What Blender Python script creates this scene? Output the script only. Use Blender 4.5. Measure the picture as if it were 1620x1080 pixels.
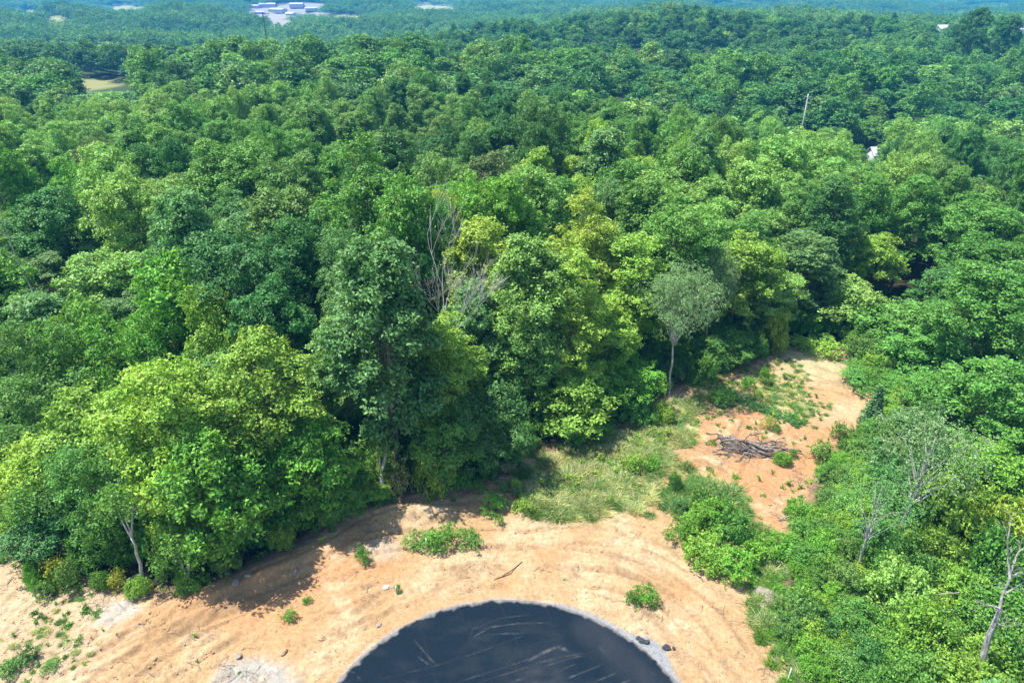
import bpy, math, random
import numpy as np
from mathutils import Vector, Euler

for o in list(bpy.data.objects):
    bpy.data.objects.remove(o)
SC = bpy.context.scene
COL = SC.collection

# ------------------------------------------------------------------ camera, sky, sun, exposure
CAM_H = 42.0
PITCH = math.radians(27.8)          # below the horizon
FPX = 1080.0                        # focal length in pixels of a 1620 wide picture (24 mm)
cam_d = bpy.data.cameras.new("camera")
cam = bpy.data.objects.new("camera", cam_d)
COL.objects.link(cam)
cam.location = (0, 0, CAM_H)
cam.rotation_euler = (math.pi / 2 - PITCH, 0, 0)
cam_d.sensor_width = 36.0
cam_d.lens = 24.0
cam_d.clip_start = 0.5
cam_d.clip_end = 12000
SC.camera = cam

SUN_AZ = math.radians(-80)          # from +Y towards +X
SUN_EL = math.radians(65)
world = bpy.data.worlds.new("World")
SC.world = world
world.use_nodes = True
wn = world.node_tree.nodes
bg = wn["Background"]
sky = wn.new("ShaderNodeTexSky")
sky.sky_type = 'NISHITA'
sky.sun_disc = False
sky.sun_elevation = SUN_EL
sky.sun_rotation = SUN_AZ
sky.air_density = 1.2
sky.dust_density = 0.6
world.node_tree.links.new(sky.outputs[0], bg.inputs[0])
bg.inputs[1].default_value = 0.125

sun_d = bpy.data.lights.new("sun", 'SUN')
sun_d.energy = 5.0
sun_d.angle = math.radians(0.5)
sun_d.color = (1.0, 0.95, 0.86)
sun = bpy.data.objects.new("sun", sun_d)
COL.objects.link(sun)
sdir = Vector((math.sin(SUN_AZ) * math.cos(SUN_EL), math.cos(SUN_AZ) * math.cos(SUN_EL), math.sin(SUN_EL)))
sun.rotation_euler = sdir.to_track_quat('Z', 'Y').to_euler()
sun.location = (0, 0, 60)

SC.view_settings.view_transform = 'Standard'
SC.view_settings.look = 'None'
SC.view_settings.gamma = 1.0
SC.view_settings.use_curve_mapping = False
SC.view_settings.exposure = 0.98
SC.cycles.max_bounces = 5
SC.cycles.diffuse_bounces = 3
SC.cycles.glossy_bounces = 2
SC.cycles.transmission_bounces = 3
SC.cycles.volume_bounces = 0
SC.cycles.sample_clamp_indirect = 8

# ------------------------------------------------------------------ camera maths (turns a place seen in the photo into a real place)
CP, SP = math.cos(PITCH), math.sin(PITCH)


def ray(px, py):
    a, b = (px - 810.0) / FPX, -(py - 540.0) / FPX
    return a, CP + b * SP, -SP + b * CP


def P(px, py, z=0.0):
    dx, dy, dz = ray(px, py)
    t = (z - CAM_H) / dz
    return dx * t, dy * t


def at_Y(px, py, Y):
    dx, dy, dz = ray(px, py)
    t = Y / dy
    return dx * t, Y, CAM_H + dz * t


def project(x, y, z):
    zc = z - CAM_H
    d = y * CP - zc * SP
    u = y * SP + zc * CP
    return 810 + FPX * x / d, 540 - FPX * u / d, d


# ------------------------------------------------------------------ noise
def _hash(ix, iy, seed):
    h = (ix.astype(np.int64) * 374761393 + iy.astype(np.int64) * 668265263 + seed * 974711) & 0x7fffffff
    h = (h ^ (h >> 13)) * 1274126177 & 0x7fffffff
    return ((h ^ (h >> 16)) & 0xffff) / 65535.0


def vnoise(x, y, seed=0):
    x = np.asarray(x, float); y = np.asarray(y, float)
    ix, iy = np.floor(x), np.floor(y)
    fx, fy = x - ix, y - iy
    fx = fx * fx * (3 - 2 * fx); fy = fy * fy * (3 - 2 * fy)
    a = _hash(ix, iy, seed); b = _hash(ix + 1, iy, seed)
    c = _hash(ix, iy + 1, seed); d = _hash(ix + 1, iy + 1, seed)
    return (a * (1 - fx) + b * fx) * (1 - fy) + (c * (1 - fx) + d * fx) * fy


def fbm(x, y, seed=0, octv=4):
    s, amp, tot = 0.0, 1.0, 0.0
    for k in range(octv):
        s = s + amp * vnoise(x * 2 ** k + 17.3 * k, y * 2 ** k - 9.1 * k, seed + k)
        tot += amp; amp *= 0.5
    return s / tot


def sstep(a, b, x):
    t = np.clip((x - a) / (b - a), 0, 1)
    return t * t * (3 - 2 * t)


def poly_sd(x, y, poly):
    """signed distance to a polygon, positive inside"""
    x = np.asarray(x, float); y = np.asarray(y, float)
    inside = np.zeros(x.shape, bool)
    dmin = np.full(x.shape, 1e9)
    n = len(poly)
    for i in range(n):
        x0, y0 = poly[i]; x1, y1 = poly[(i + 1) % n]
        ex, ey = x1 - x0, y1 - y0
        t = np.clip(((x - x0) * ex + (y - y0) * ey) / (ex * ex + ey * ey + 1e-9), 0, 1)
        dmin = np.minimum(dmin, np.hypot(x - x0 - t * ex, y - y0 - t * ey))
        c = ((y0 > y) != (y1 > y)) & (x < ex * (y - y0) / (ey if abs(ey) > 1e-9 else 1e-9) + x0)
        inside ^= c
    return np.where(inside, dmin, -dmin)


def ppoly(pts):
    return [P(*p) for p in pts]


# ------------------------------------------------------------------ the layout of the ground
CLEAR = ppoly([(-500, 1300), (-420, 830), (-60, 792), (0, 812), (22, 868), (66, 905), (130, 912), (215, 938), (305, 947),
               (400, 898), (480, 862), (545, 822), (600, 797), (650, 788), (720, 778), (790, 758), (830, 722), (900, 706),
               (975, 690), (1010, 655), (1070, 618), (1140, 592), (1190, 577), (1240, 548), (1320, 548), (1345, 590),
               (1392, 625), (1368, 662), (1330, 702), (1292, 745), (1275, 800), (1232, 870), (1226, 940), (1236, 1000),
               (1285, 1100), (1350, 1300)])
THICKET = ppoly([(1232, 840), (1300, 740), (1335, 700), (1392, 628), (1440, 610), (1560, 700), (1700, 780), (1900, 950),
                 (1900, 1250), (1300, 1250), (1285, 1090), (1238, 1000), (1226, 930)])
GRASSP = ppoly([(815, 745), (900, 722), (1000, 690), (1050, 655), (1110, 628), (1110, 650), (1070, 680), (1062, 740),
                (1048, 775), (1000, 812), (940, 835), (875, 826), (838, 790)])
ORANGE1 = ppoly([(1052, 700), (1120, 660), (1180, 640), (1270, 670), (1350, 672), (1330, 720), (1275, 780), (1245, 860), (1200, 885),
                 (1180, 800), (1120, 757), (1060, 775), (1045, 800), (1035, 770)])
ORANGE2 = ppoly([(140, 985), (230, 935), (300, 930), (480, 850), (560, 820), (590, 850), (560, 930), (520, 980),
                 (460, 1050), (330, 1000), (240, 1000), (150, 1040)])
GRAVEL = ppoly([(350, 1045), (400, 1030), (450, 1050), (480, 1090), (330, 1100)])
PALE = ppoly([(150, 955), (215, 945), (222, 965), (180, 985), (150, 985)])
SCRUB = ppoly([(30, 915), (130, 915), (230, 940), (150, 985), (130, 1020), (110, 1090), (-60, 1100), (0, 1000), (60, 960)])

# the turning circle
cx_, ytop = P(806, 948)
xl, yb = P(531, 1080); xr, _ = P(1072, 1080)
ccx = (xl + xr) / 2
half = (xr - xl) / 2
sag = ytop - yb
RC = (half * half + sag * sag) / (2 * sag)
CC = (ccx, ytop - RC)


def ground_z(x, y):
    x = np.asarray(x, float); y = np.asarray(y, float)
    # gentle descent into the wood
    z = (-6.5 * sstep(-80, 60, x - 0.1 * y) - 2.0) * sstep(75, 230, y + 0.15 * np.abs(x))
    z = z - 0.10 * np.maximum(0, np.abs(x + 5) - 42) ** 0.9 * sstep(20, 60, y) * (1 - sstep(200, 400, y)) * 0.4
    # valley on the right with the long hillside beyond it
    side = sstep(-60, 160, x - 0.12 * y)
    z = z - 12.0 * side * np.exp(-((y - 255 + 0.1 * x) / 50.0) ** 2)
    z = z - 15.0 * np.exp(-((y - 400) / 60.0) ** 2) * np.exp(-((x - 20) / 150.0) ** 2)
    z = z + 10.0 * side * sstep(300, 620, y) * (1 - sstep(700, 1100, y))
    # the plateau on the left ends and drops into a broad valley
    left = 1 - sstep(-40, 140, x - 0.02 * y)
    z = z - 26 * left * sstep(310, 620, y)
    z = z - 24 * (1 - left) * sstep(760, 1300, y)
    z = z + 19 * np.exp(-((y - 560 - 0.1 * x) / 90.0) ** 2) * np.exp(-((x - 40) / 150.0) ** 2)
    z = z - 10 * sstep(210, 520, x) * sstep(420, 620, y)
    z = z + (fbm(x / 170.0 + 3.1, y / 120.0, 77, 2) - 0.5) * 24 * sstep(150, 280, y)
    # roll of the land
    z = z + (fbm(x / 90.0, y / 90.0, 3, 3) - 0.5) * 7 * sstep(85, 200, y)
    z = z + (fbm(x / 420.0, y / 260.0, 5, 3) - 0.5) * 85 * sstep(600, 1600, y)
    z = z + 30 * sstep(2300, 4200, y) + 40 * sstep(4000, 6000, y)
    # spoil bank in front of the trees
    bx, by = P(650, 812)
    z = z + 0.75 * np.exp(-((x - bx) / 4.2) ** 2 - ((y - by) / 1.0) ** 2)
    bx, by = P(400, 915)
    ang = math.radians(32)
    u = (x - bx) * math.cos(ang) + (y - by) * math.sin(ang); v = -(x - bx) * math.sin(ang) + (y - by) * math.cos(ang)
    z = z + 0.8 * np.exp(-(u / 7.0) ** 2 - (v / 1.3) ** 2)
    return z


def ground_detail(x, y):
    """churned earth, ruts and clods on the bare ground"""
    r = np.hypot(x - CC[0], y - CC[1])
    th = np.arctan2(y - CC[1], x - CC[0])
    near = sstep(92, 70, y) * sstep(10, 24, y)
    m = near * sstep(RC + 0.3, RC + 1.6, r)
    d = (fbm(x / 2.6, y / 2.6, 11, 4) - 0.5) * 0.42
    d = d + (fbm(x / 0.6, y / 0.6, 17, 3) - 0.5) * 0.17
    w = r + 1.4 * (fbm(th * 3.0, r * 0.08, 21, 2) - 0.5) * 2
    rut = (vnoise(w / 0.42, th * 2.2, 23) - 0.5) * 0.20 * sstep(0.36, 0.58, fbm(x / 7.0, y / 7.0, 31, 2))
    # diagonal bulldozer tracks on the left
    lx, ly = P(330, 980)
    q = (x - lx) * 0.53 - (y - ly) * 0.85
    s = (x - lx) * 0.85 + (y - ly) * 0.53
    tr = (vnoise(q / 0.34 + 0.5 * vnoise(s / 5, q / 5, 2), s / 6.0, 37) - 0.5) * 0.30 * np.exp(-(q / 4.0) ** 2 - (s / 13.0) ** 2)
    return (d + rut + tr) * m


def ground_at(x, y):
    return float(ground_z(x, y))


# ------------------------------------------------------------------ mesh helpers
def new_mesh(name, verts, faces_flat, n_per, mat=None, smooth=False, mat_idx=None):
    """verts (n,3); faces_flat int array; n_per = corners per face (int)"""
    me = bpy.data.meshes.new(name)
    verts = np.asarray(verts, np.float32)
    faces_flat = np.asarray(faces_flat, np.int32).ravel()
    nf = len(faces_flat) // n_per
    me.vertices.add(len(verts)); me.vertices.foreach_set("co", verts.ravel())
    me.loops.add(len(faces_flat)); me.loops.foreach_set("vertex_index", faces_flat)
    me.polygons.add(nf)
    me.polygons.foreach_set("loop_start", np.arange(0, nf * n_per, n_per, dtype=np.int32))
    me.polygons.foreach_set("loop_total", np.full(nf, n_per, np.int32))
    if smooth:
        me.polygons.foreach_set("use_smooth", np.ones(nf, bool))
    me.update(calc_edges=True)
    if mat is not None:
        for m_ in (mat if isinstance(mat, list) else [mat]):
            me.materials.append(m_)
    if mat_idx is not None:
        me.polygons.foreach_set("material_index", mat_idx)
    return me


def leaf_geo(c, n, size, rng, aspect=0.55, fold=0.22):
    """c, n: (k,3) centres and normals; returns verts (4k,3) of folded leaf-shaped quads"""
    k = len(c)
    r = rng.normal(size=(k, 3))
    u = np.cross(n, r); u /= np.linalg.norm(u, axis=1, keepdims=True) + 1e-9
    v = np.cross(n, u)
    s = np.asarray(size).reshape(-1, 1) * np.ones((k, 1))
    V = np.empty((k, 4, 3))
    V[:, 0] = c + u * s - n * s * fold
    V[:, 1] = c + v * s * aspect + u * s * 0.12
    V[:, 2] = c - u * s - n * s * fold
    V[:, 3] = c - v * s * aspect + u * s * 0.12
    return V.reshape(-1, 3)


def unit(v):
    return v / (np.linalg.norm(v, axis=1, keepdims=True) + 1e-9)


def sphere_pts(n, rng, zmin=-1.0):
    z = rng.uniform(zmin, 1, n)
    a = rng.uniform(0, 2 * np.pi, n)
    r = np.sqrt(1 - z * z)
    return np.stack([r * np.cos(a), r * np.sin(a), z], 1)


def spread_dirs(n, rng, zmin):
    """roughly even directions"""
    i = np.arange(n) + 0.5
    z = 1 - (1 - zmin) * i / n
    a = i * 2.39996 + rng.uniform(0, 6.28)
    r = np.sqrt(1 - z * z)
    d = np.stack([r * np.cos(a), r * np.sin(a), z], 1) + rng.normal(size=(n, 3)) * 0.22
    return unit(d)


def crown_leaves(rng, W, z0, z1, nl, nc, nv, leaf, lobe=0.30, clump=0.14, skirt=-0.55, flat=0.95, inner=0.08, top_bias=0.0,
                 jit=0.5, taper=0.0):
    """leaves of a crown: lobes > clumps > leaves. Returns centres, normals"""
    a, c = W / 2, (z1 - z0) / 2
    zc = (z0 + z1) / 2
    L = spread_dirs(nl, rng, skirt)
    f = rng.uniform(0.50, 0.80, (nl, 1))
    L = L * f
    lc = np.stack([L[:, 0] * a, L[:, 1] * a, L[:, 2] * c], 1)
    if taper:
        k = 1 - taper * np.clip(L[:, 2:3], -0.4, 1)
        lc[:, :2] *= k
    lr = lobe * W * rng.uniform(0.72, 1.18, nl) * (1 - taper * 0.5 * np.clip(L[:, 2], 0, 1))
    lc = np.vstack([lc, [[0, 0, c * 0.25]]]); lr = np.append(lr, lobe * W)
    C, N, S = [], [], []
    for i in range(len(lc)):
        out = lc[i] / (np.linalg.norm(lc[i]) + 1e-6)
        D = spread_dirs(nc, rng, -0.75)
        D = D[(D @ out) > -0.35]
        for d in D:
            cc = lc[i] + d * lr[i] * rng.uniform(0.62, 1.05) * np.array([1, 1, flat])
            rc = clump * W * rng.uniform(0.65, 1.25)
            # sprays: small fans of leaves that share a tilt, with gaps between them
            per = 8 if nv > 20 else 2
            m = max(3, int(nv * rng.uniform(0.6, 1.3) / per))
            s = sphere_pts(m, rng, -0.6)
            rad = rng.uniform(0.35, 1.15, (m, 1)) ** 0.6
            p = cc + s * rad * rc * np.array([1, 1, 0.9])
            sn = unit(s * 0.7 + d * 0.35 + np.array([0, 0, 0.45]) + rng.normal(size=(m, 3)) * 0.55)
            p = np.repeat(p, per, 0); sn = np.repeat(sn, per, 0)
            o_ = rng.normal(size=p.shape); o_ -= sn * (o_ * sn).sum(1, keepdims=True) * 0.8
            p = p + o_ * leaf * (1.35 if per > 2 else 1.0)
            C.append(p)
            N.append(unit(sn + rng.normal(size=p.shape) * jit * 0.62))
    C = np.vstack(C); N = np.vstack(N)
    ni = int(len(C) * inner)
    if ni:
        s = sphere_pts(ni, rng) * rng.uniform(0.1, 0.8, (ni, 1)) * np.array([a, a, c])
        C = np.vstack([C, s]); N = np.vstack([N, unit(rng.normal(size=(ni, 3)))])
    C = C + np.array([0, 0, zc])
    C = C[:, :]
    ok = C[:, 2] > 0.12
    return C[ok], N[ok], lc + np.array([0, 0, zc])


def crown_mesh(name, mat, seed, leaf, **kw):
    rng = np.random.default_rng(seed)
    c, n, lobes = crown_leaves(rng, leaf=leaf, **kw)
    V = leaf_geo(c, n, rng.uniform(0.65, 1.25, len(c)) * leaf, rng)
    return new_mesh(name, V, np.arange(len(V)), 4, mat), lobes


class Tubes:
    def __init__(self):
        self.V, self.F, self.n = [], [], 0

    def add(self, pts, radii, sides=7, cap=True):
        pts = np.asarray(pts, float); radii = np.asarray(radii, float)
        m = len(pts)
        t = np.gradient(pts, axis=0); t = unit(t)
        ref = np.array([1.0, 0, 0]) if abs(t[0][0]) < 0.8 else np.array([0, 1.0, 0])
        a = np.linspace(0, 2 * np.pi, sides, endpoint=False)
        rings = []
        u = np.cross(t[0], ref); u /= np.linalg.norm(u)
        for i in range(m):
            u = u - t[i] * (u @ t[i]); u /= np.linalg.norm(u) + 1e-9
            v = np.cross(t[i], u)
            rings.append(pts[i] + radii[i] * (np.outer(np.cos(a), u) + np.outer(np.sin(a), v)))
        V = np.vstack(rings)
        F = []
        for i in range(m - 1):
            for j in range(sides):
                k = (j + 1) % sides
                F.append((self.n + i * sides + j, self.n + i * sides + k, self.n + (i + 1) * sides + k, self.n + (i + 1) * sides + j))
        self.V.append(V); self.F += F
        base = self.n
        self.n += len(V)
        if cap:
            for end, ring in ((pts[0], base), (pts[-1], base + (m - 1) * sides)):
                self.V.append(np.array([end])); ci = self.n; self.n += 1
                for j in range(0, sides):
                    k = (j + 1) % sides
                    F4 = (ci, ring + j, ring + k, ring + k)
                    self.F.append(F4[:3])

    def mesh(self, name, mat, smooth=True):
        me = bpy.data.meshes.new(name)
        me.from_pydata(np.vstack(self.V).tolist(), [], [tuple(int(q) for q in f) for f in self.F])
        me.materials.append(mat)
        if smooth:
            me.polygons.foreach_set("use_smooth", np.ones(len(me.polygons), bool))
        me.update()
        return me


def bent(p0, p1, n, rng, wob=0.08, sag=0.0):
    p0 = np.asarray(p0, float); p1 = np.asarray(p1, float)
    t = np.linspace(0, 1, n)[:, None]
    L = np.linalg.norm(p1 - p0)
    off = rng.normal(size=(n, 3)) * wob * L / n ** 0.5
    off = np.cumsum(off, axis=0) * np.sin(np.pi * t)
    q = p0 + (p1 - p0) * t + off
    q[:, 2] += sag * L * (np.sin(np.pi * t[:, 0]))
    return q


# ------------------------------------------------------------------ materials
def mat_new(name):
    m = bpy.data.materials.new(name)
    m.use_nodes = True
    nt = m.node_tree
    for n in list(nt.nodes):
        if n.type not in ('OUTPUT_MATERIAL',):
            nt.nodes.remove(n)
    return m, nt, nt.nodes, nt.links


def leaf_material(name, trans=0.26, var=0.5, spec=0.3):
    m, nt, N, L = mat_new(name)
    out = N["Material Output"]
    at = N.new("ShaderNodeAttribute"); at.attribute_type = 'INSTANCER'; at.attribute_name = "tint"
    geo = N.new("ShaderNodeNewGeometry")
    tc = N.new("ShaderNodeTexCoord")
    nz = N.new("ShaderNodeTexNoise"); nz.inputs["Scale"].default_value = 0.45; nz.inputs["Detail"].default_value = 2
    L.new(tc.outputs["Object"], nz.inputs["Vector"])
    mr = N.new("ShaderNodeMapRange"); mr.inputs[1].default_value = 0; mr.inputs[2].default_value = 1
    mr.inputs[3].default_value = 1 - var; mr.inputs[4].default_value = 1 + var
    L.new(geo.outputs["Random Per Island"], mr.inputs[0])
    mr2 = N.new("ShaderNodeMapRange"); mr2.inputs[1].default_value = 0.3; mr2.inputs[2].default_value = 0.7
    mr2.inputs[3].default_value = 0.488; mr2.inputs[4].default_value = 0.508
    L.new(nz.outputs["Fac"], mr2.inputs[0])
    hs = N.new("ShaderNodeHueSaturation")
    L.new(at.outputs["Color"], hs.inputs["Color"])
    L.new(mr2.outputs[0], hs.inputs["Hue"]); L.new(mr.outputs[0], hs.inputs["Value"])
    pb = N.new("ShaderNodeBsdfPrincipled")
    pb.inputs["Roughness"].default_value = 0.55
    pb.inputs["Specular IOR Level"].default_value = spec
    L.new(hs.outputs[0], pb.inputs["Base Color"])
    tr = N.new("ShaderNodeBsdfTranslucent")
    g = N.new("ShaderNodeMixRGB"); g.blend_type = 'MULTIPLY'; g.inputs[0].default_value = 1
    g.inputs[2].default_value = (1.25, 1.15, 0.45, 1)
    L.new(hs.outputs[0], g.inputs[1]); L.new(g.outputs[0], tr.inputs["Color"])
    mx = N.new("ShaderNodeMixShader"); mx.inputs[0].default_value = trans
    L.new(pb.outputs[0], mx.inputs[1]); L.new(tr.outputs[0], mx.inputs[2])
    L.new(mx.outputs[0], out.inputs["Surface"])
    return m


def bark_material(name, c1, c2, scale=(3, 3, 0.7)):
    m, nt, N, L = mat_new(name)
    out = N["Material Output"]
    tc = N.new("ShaderNodeTexCoord")
    mp = N.new("ShaderNodeMapping"); mp.inputs["Scale"].default_value = scale
    nz = N.new("ShaderNodeTexNoise"); nz.inputs["Scale"].default_value = 3; nz.inputs["Detail"].default_value = 6
    cr = N.new("ShaderNodeValToRGB")
    cr.color_ramp.elements[0].position = 0.35; cr.color_ramp.elements[0].color = (*c1, 1)
    cr.color_ramp.elements[1].position = 0.68; cr.color_ramp.elements[1].color = (*c2, 1)
    L.new(tc.outputs["Object"], mp.inputs[0]); L.new(mp.outputs[0], nz.inputs["Vector"])
    L.new(nz.outputs["Fac"], cr.inputs[0])
    pb = N.new("ShaderNodeBsdfPrincipled"); pb.inputs["Roughness"].default_value = 0.85
    L.new(cr.outputs[0], pb.inputs["Base Color"])
    bp = N.new("ShaderNodeBump"); bp.inputs["Strength"].default_value = 0.5; bp.inputs["Distance"].default_value = 0.05
    L.new(nz.outputs["Fac"], bp.inputs["Height"]); L.new(bp.outputs[0], pb.inputs["Normal"])
    L.new(pb.outputs[0], out.inputs["Surface"])
    return m


def plain_material(name, col, rough=0.8, noise=0.25, scale=3.0, metal=0.0):
    m, nt, N, L = mat_new(name)
    out = N["Material Output"]
    tc = N.new("ShaderNodeTexCoord")
    nz = N.new("ShaderNodeTexNoise"); nz.inputs["Scale"].default_value = scale; nz.inputs["Detail"].default_value = 5
    L.new(tc.outputs["Object"], nz.inputs["Vector"])
    mr = N.new("ShaderNodeMapRange"); mr.inputs[1].default_value = 0.25; mr.inputs[2].default_value = 0.75
    mr.inputs[3].default_value = 1 - noise; mr.inputs[4].default_value = 1 + noise
    L.new(nz.outputs["Fac"], mr.inputs[0])
    hs = N.new("ShaderNodeHueSaturation"); hs.inputs["Color"].default_value = (*col, 1)
    L.new(mr.outputs[0], hs.inputs["Value"])
    pb = N.new("ShaderNodeBsdfPrincipled"); pb.inputs["Roughness"].default_value = rough
    pb.inputs["Metallic"].default_value = metal
    L.new(hs.outputs[0], pb.inputs["Base Color"])
    L.new(pb.outputs[0], out.inputs["Surface"])
    return m


M_LEAF = leaf_material("leaf")
M_BUSH = leaf_material("bush_leaf", trans=0.32, var=0.4)
M_BLADE = leaf_material("grass_blade", trans=0.3, var=0.4, spec=0.15)
M_BARK = bark_material("bark", (0.09, 0.075, 0.06), (0.22, 0.19, 0.16))
M_PALEBARK = bark_material("pale_bark", (0.26, 0.26, 0.23), (0.50, 0.50, 0.45))
M_DEADBARK = bark_material("dead_bark", (0.17, 0.165, 0.15), (0.42, 0.41, 0.38))
M_LOG = bark_material("log_bark", (0.045, 0.035, 0.03), (0.34, 0.29, 0.25), (2.5, 2.5, 2.5))
M_ROCK = plain_material("rock", (0.27, 0.235, 0.195), 0.9, 0.3, 2)
M_CLOD = plain_material("clod", (0.34, 0.23, 0.13), 0.95, 0.3, 2)
M_ASPH_LUMP = plain_material("asphalt_lump", (0.03, 0.035, 0.045), 0.8, 0.4, 5)
M_WHITE = plain_material("white_paint", (0.75, 0.75, 0.74), 0.6, 0.08, 2)
M_FARWALL = plain_material('far_wall', (0.42, 0.42, 0.41), 0.7, 0.1, 1)
M_ROOF = plain_material("roof_grey", (0.45, 0.47, 0.5), 0.6, 0.12, 1)
M_WINDOW = plain_material("window_glass", (0.05, 0.07, 0.09), 0.15, 0.1, 1)
M_POLE = plain_material("pole_grey", (0.44, 0.44, 0.43), 0.7, 0.15, 2)
M_DARKPOLE = plain_material("pole_dark", (0.06, 0.055, 0.05), 0.8, 0.15, 2)
M_WIRE = plain_material("wire", (0.10, 0.10, 0.10), 0.5, 0.1, 2)

# ground material: zone colours on the vertices, fine noise and bump here
mg, nt, N, L = mat_new("earth")
out = N["Material Output"]
at = N.new("ShaderNodeAttribute"); at.attribute_name = "zone"
geo = N.new("ShaderNodeNewGeometry")
nz = N.new("ShaderNodeTexNoise"); nz.inputs["Scale"].default_value = 3.1; nz.inputs["Detail"].default_value = 8; nz.inputs["Roughness"].default_value = 0.62
L.new(geo.outputs["Position"], nz.inputs["Vector"])
mr = N.new("ShaderNodeMapRange"); mr.inputs[1].default_value = 0.3; mr.inputs[2].default_value = 0.7
mr.inputs[3].default_value = 0.62; mr.inputs[4].default_value = 1.26
nzf = N.new("ShaderNodeTexNoise"); nzf.inputs["Scale"].default_value = 11; nzf.inputs["Detail"].default_value = 6; nzf.inputs["Roughness"].default_value = 0.75
L.new(geo.outputs["Position"], nzf.inputs["Vector"])
av = N.new("ShaderNodeMath"); av.operation = 'ADD'; L.new(nz.outputs["Fac"], av.inputs[0]); L.new(nzf.outputs["Fac"], av.inputs[1])
av2 = N.new("ShaderNodeMath"); av2.operation = 'MULTIPLY'; av2.inputs[1].default_value = 0.5; L.new(av.outputs[0], av2.inputs[0])
mr.inputs[1].default_value = 0.36; mr.inputs[2].default_value = 0.64
L.new(av2.outputs[0], mr.inputs[0])
vo = N.new("ShaderNodeTexVoronoi"); vo.inputs["Scale"].default_value = 5.0
L.new(geo.outputs["Position"], vo.inputs["Vector"])
sp = N.new("ShaderNodeMapRange"); sp.inputs[1].default_value = 0.10; sp.inputs[2].default_value = 0.20
sp.inputs[3].default_value = 0.66; sp.inputs[4].default_value = 1.0
L.new(vo.outputs["Distance"], sp.inputs[0])
mm = N.new("ShaderNodeMath"); mm.operation = 'MULTIPLY'
L.new(mr.outputs[0], mm.inputs[0]); L.new(sp.outputs[0], mm.inputs[1])
hs = N.new("ShaderNodeHueSaturation"); L.new(at.outputs["Color"], hs.inputs["Color"]); L.new(mm.outputs[0], hs.inputs["Value"])
pb = N.new("ShaderNodeBsdfPrincipled"); pb.inputs["Roughness"].default_value = 0.95; pb.inputs["Specular IOR Level"].default_value = 0.15
L.new(hs.outputs[0], pb.inputs["Base Color"])
bp = N.new("ShaderNodeBump"); bp.inputs["Strength"].default_value = 0.9; bp.inputs["Distance"].default_value = 0.16
L.new(av2.outputs[0], bp.inputs["Height"]); L.new(bp.outputs[0], pb.inputs["Normal"])
L.new(pb.outputs[0], out.inputs["Surface"])
M_EARTH = mg

ma, nt, N, L = mat_new("asphalt")
out = N["Material Output"]
at = N.new("ShaderNodeAttribute"); at.attribute_name = "dust"
geo = N.new("ShaderNodeNewGeometry")
nz = N.new("ShaderNodeTexNoise"); nz.inputs["Scale"].default_value = 9; nz.inputs["Detail"].default_value = 9; nz.inputs["Roughness"].default_value = 0.85
L.new(geo.outputs["Position"], nz.inputs["Vector"])
cr = N.new("ShaderNodeValToRGB")
cr.color_ramp.elements[0].color = (0.002, 0.007, 0.014, 1); cr.color_ramp.elements[0].position = 0.38
cr.color_ramp.elements[1].color = (0.007, 0.017, 0.029, 1); cr.color_ramp.elements[1].position = 0.62
L.new(nz.outputs["Fac"], cr.inputs[0])
mx = N.new("ShaderNodeMixRGB"); mx.inputs[2].default_value = (0.30, 0.28, 0.26, 1)
L.new(at.outputs["Fac"], mx.inputs[0]); L.new(cr.outputs[0], mx.inputs[1])
pb = N.new("ShaderNodeBsdfPrincipled"); pb.inputs["Roughness"].default_value = 0.8; pb.inputs["Specular IOR Level"].default_value = 0.1
L.new(mx.outputs[0], pb.inputs["Base Color"])
bp = N.new("ShaderNodeBump"); bp.inputs["Strength"].default_value = 0.25; bp.inputs["Distance"].default_value = 0.01
L.new(nz.outputs["Fac"], bp.inputs["Height"]); L.new(bp.outputs[0], pb.inputs["Normal"])
L.new(pb.outputs[0], out.inputs["Surface"])
M_ASPHALT = ma


# ------------------------------------------------------------------ object helpers
def obj(name, me, parent=None):
    o = bpy.data.objects.new(name, me)
    COL.objects.link(o)
    if parent is not None:
        o.parent = parent
    return o


def tag(o, label=None, cat=None, group=None, kind=None):
    if label: o["label"] = label
    if cat: o["category"] = cat
    if group: o["group"] = group
    if kind: o["kind"] = kind
    return o


def set_tint(o, c):
    o["tint"] = [float(c[0]), float(c[1]), float(c[2])]


# ------------------------------------------------------------------ terrain sheet
def axis(lo, d0, d1, hi, step, grow):
    a = list(np.arange(d0, d1 + 1e-6, step))
    s = step; v = a[0]; lowp = []
    while v > lo:
        s *= grow; v -= s; lowp.append(v)
    s = step; v = a[-1]; hip = []
    while v < hi:
        s *= grow; v += s; hip.append(v)
    return np.array(lowp[::-1] + a + hip)


xs = axis(-5200, -40, 38, 5200, 0.17, 1.035)
ys = axis(-260, 27, 84, 7200, 0.17, 1.028)
GX, GY = np.meshgrid(xs, ys)
gx, gy = GX.ravel(), GY.ravel()
gz = ground_z(gx, gy) + ground_detail(gx, gy)
# fields and built-up ground far away (px rect at a distance Y)
FAR_OPEN = []


def far_patch(px0, px1, Y0, Y1, col, cut_py):
    """an opening in the woods; trees in front of it are kept below picture row cut_py"""
    FAR_OPEN.append((px0, px1, Y0, Y1, col, cut_py))


def hit(px, py, y0=700.0):
    """where the view towards a picture point meets the bare land beyond y0"""
    dx, dy, dz = ray(px, py)
    Y = np.arange(y0, 6500, 3.0)
    t = Y / dy
    below = (CAM_H + dz * t) < ground_z(dx * t, Y)
    return float(Y[np.argmax(below)]) if below.any() else 6000.0


def far_rows(px0, px1, row0, row1, col):
    m = (px0 + px1) / 2
    Ya, Yb = hit(m, row1), hit(m, row0)
    if Yb - Ya < 60: Yb = Ya + 60
    far_patch(px0, px1, Ya, Yb, col, row1)


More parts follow.
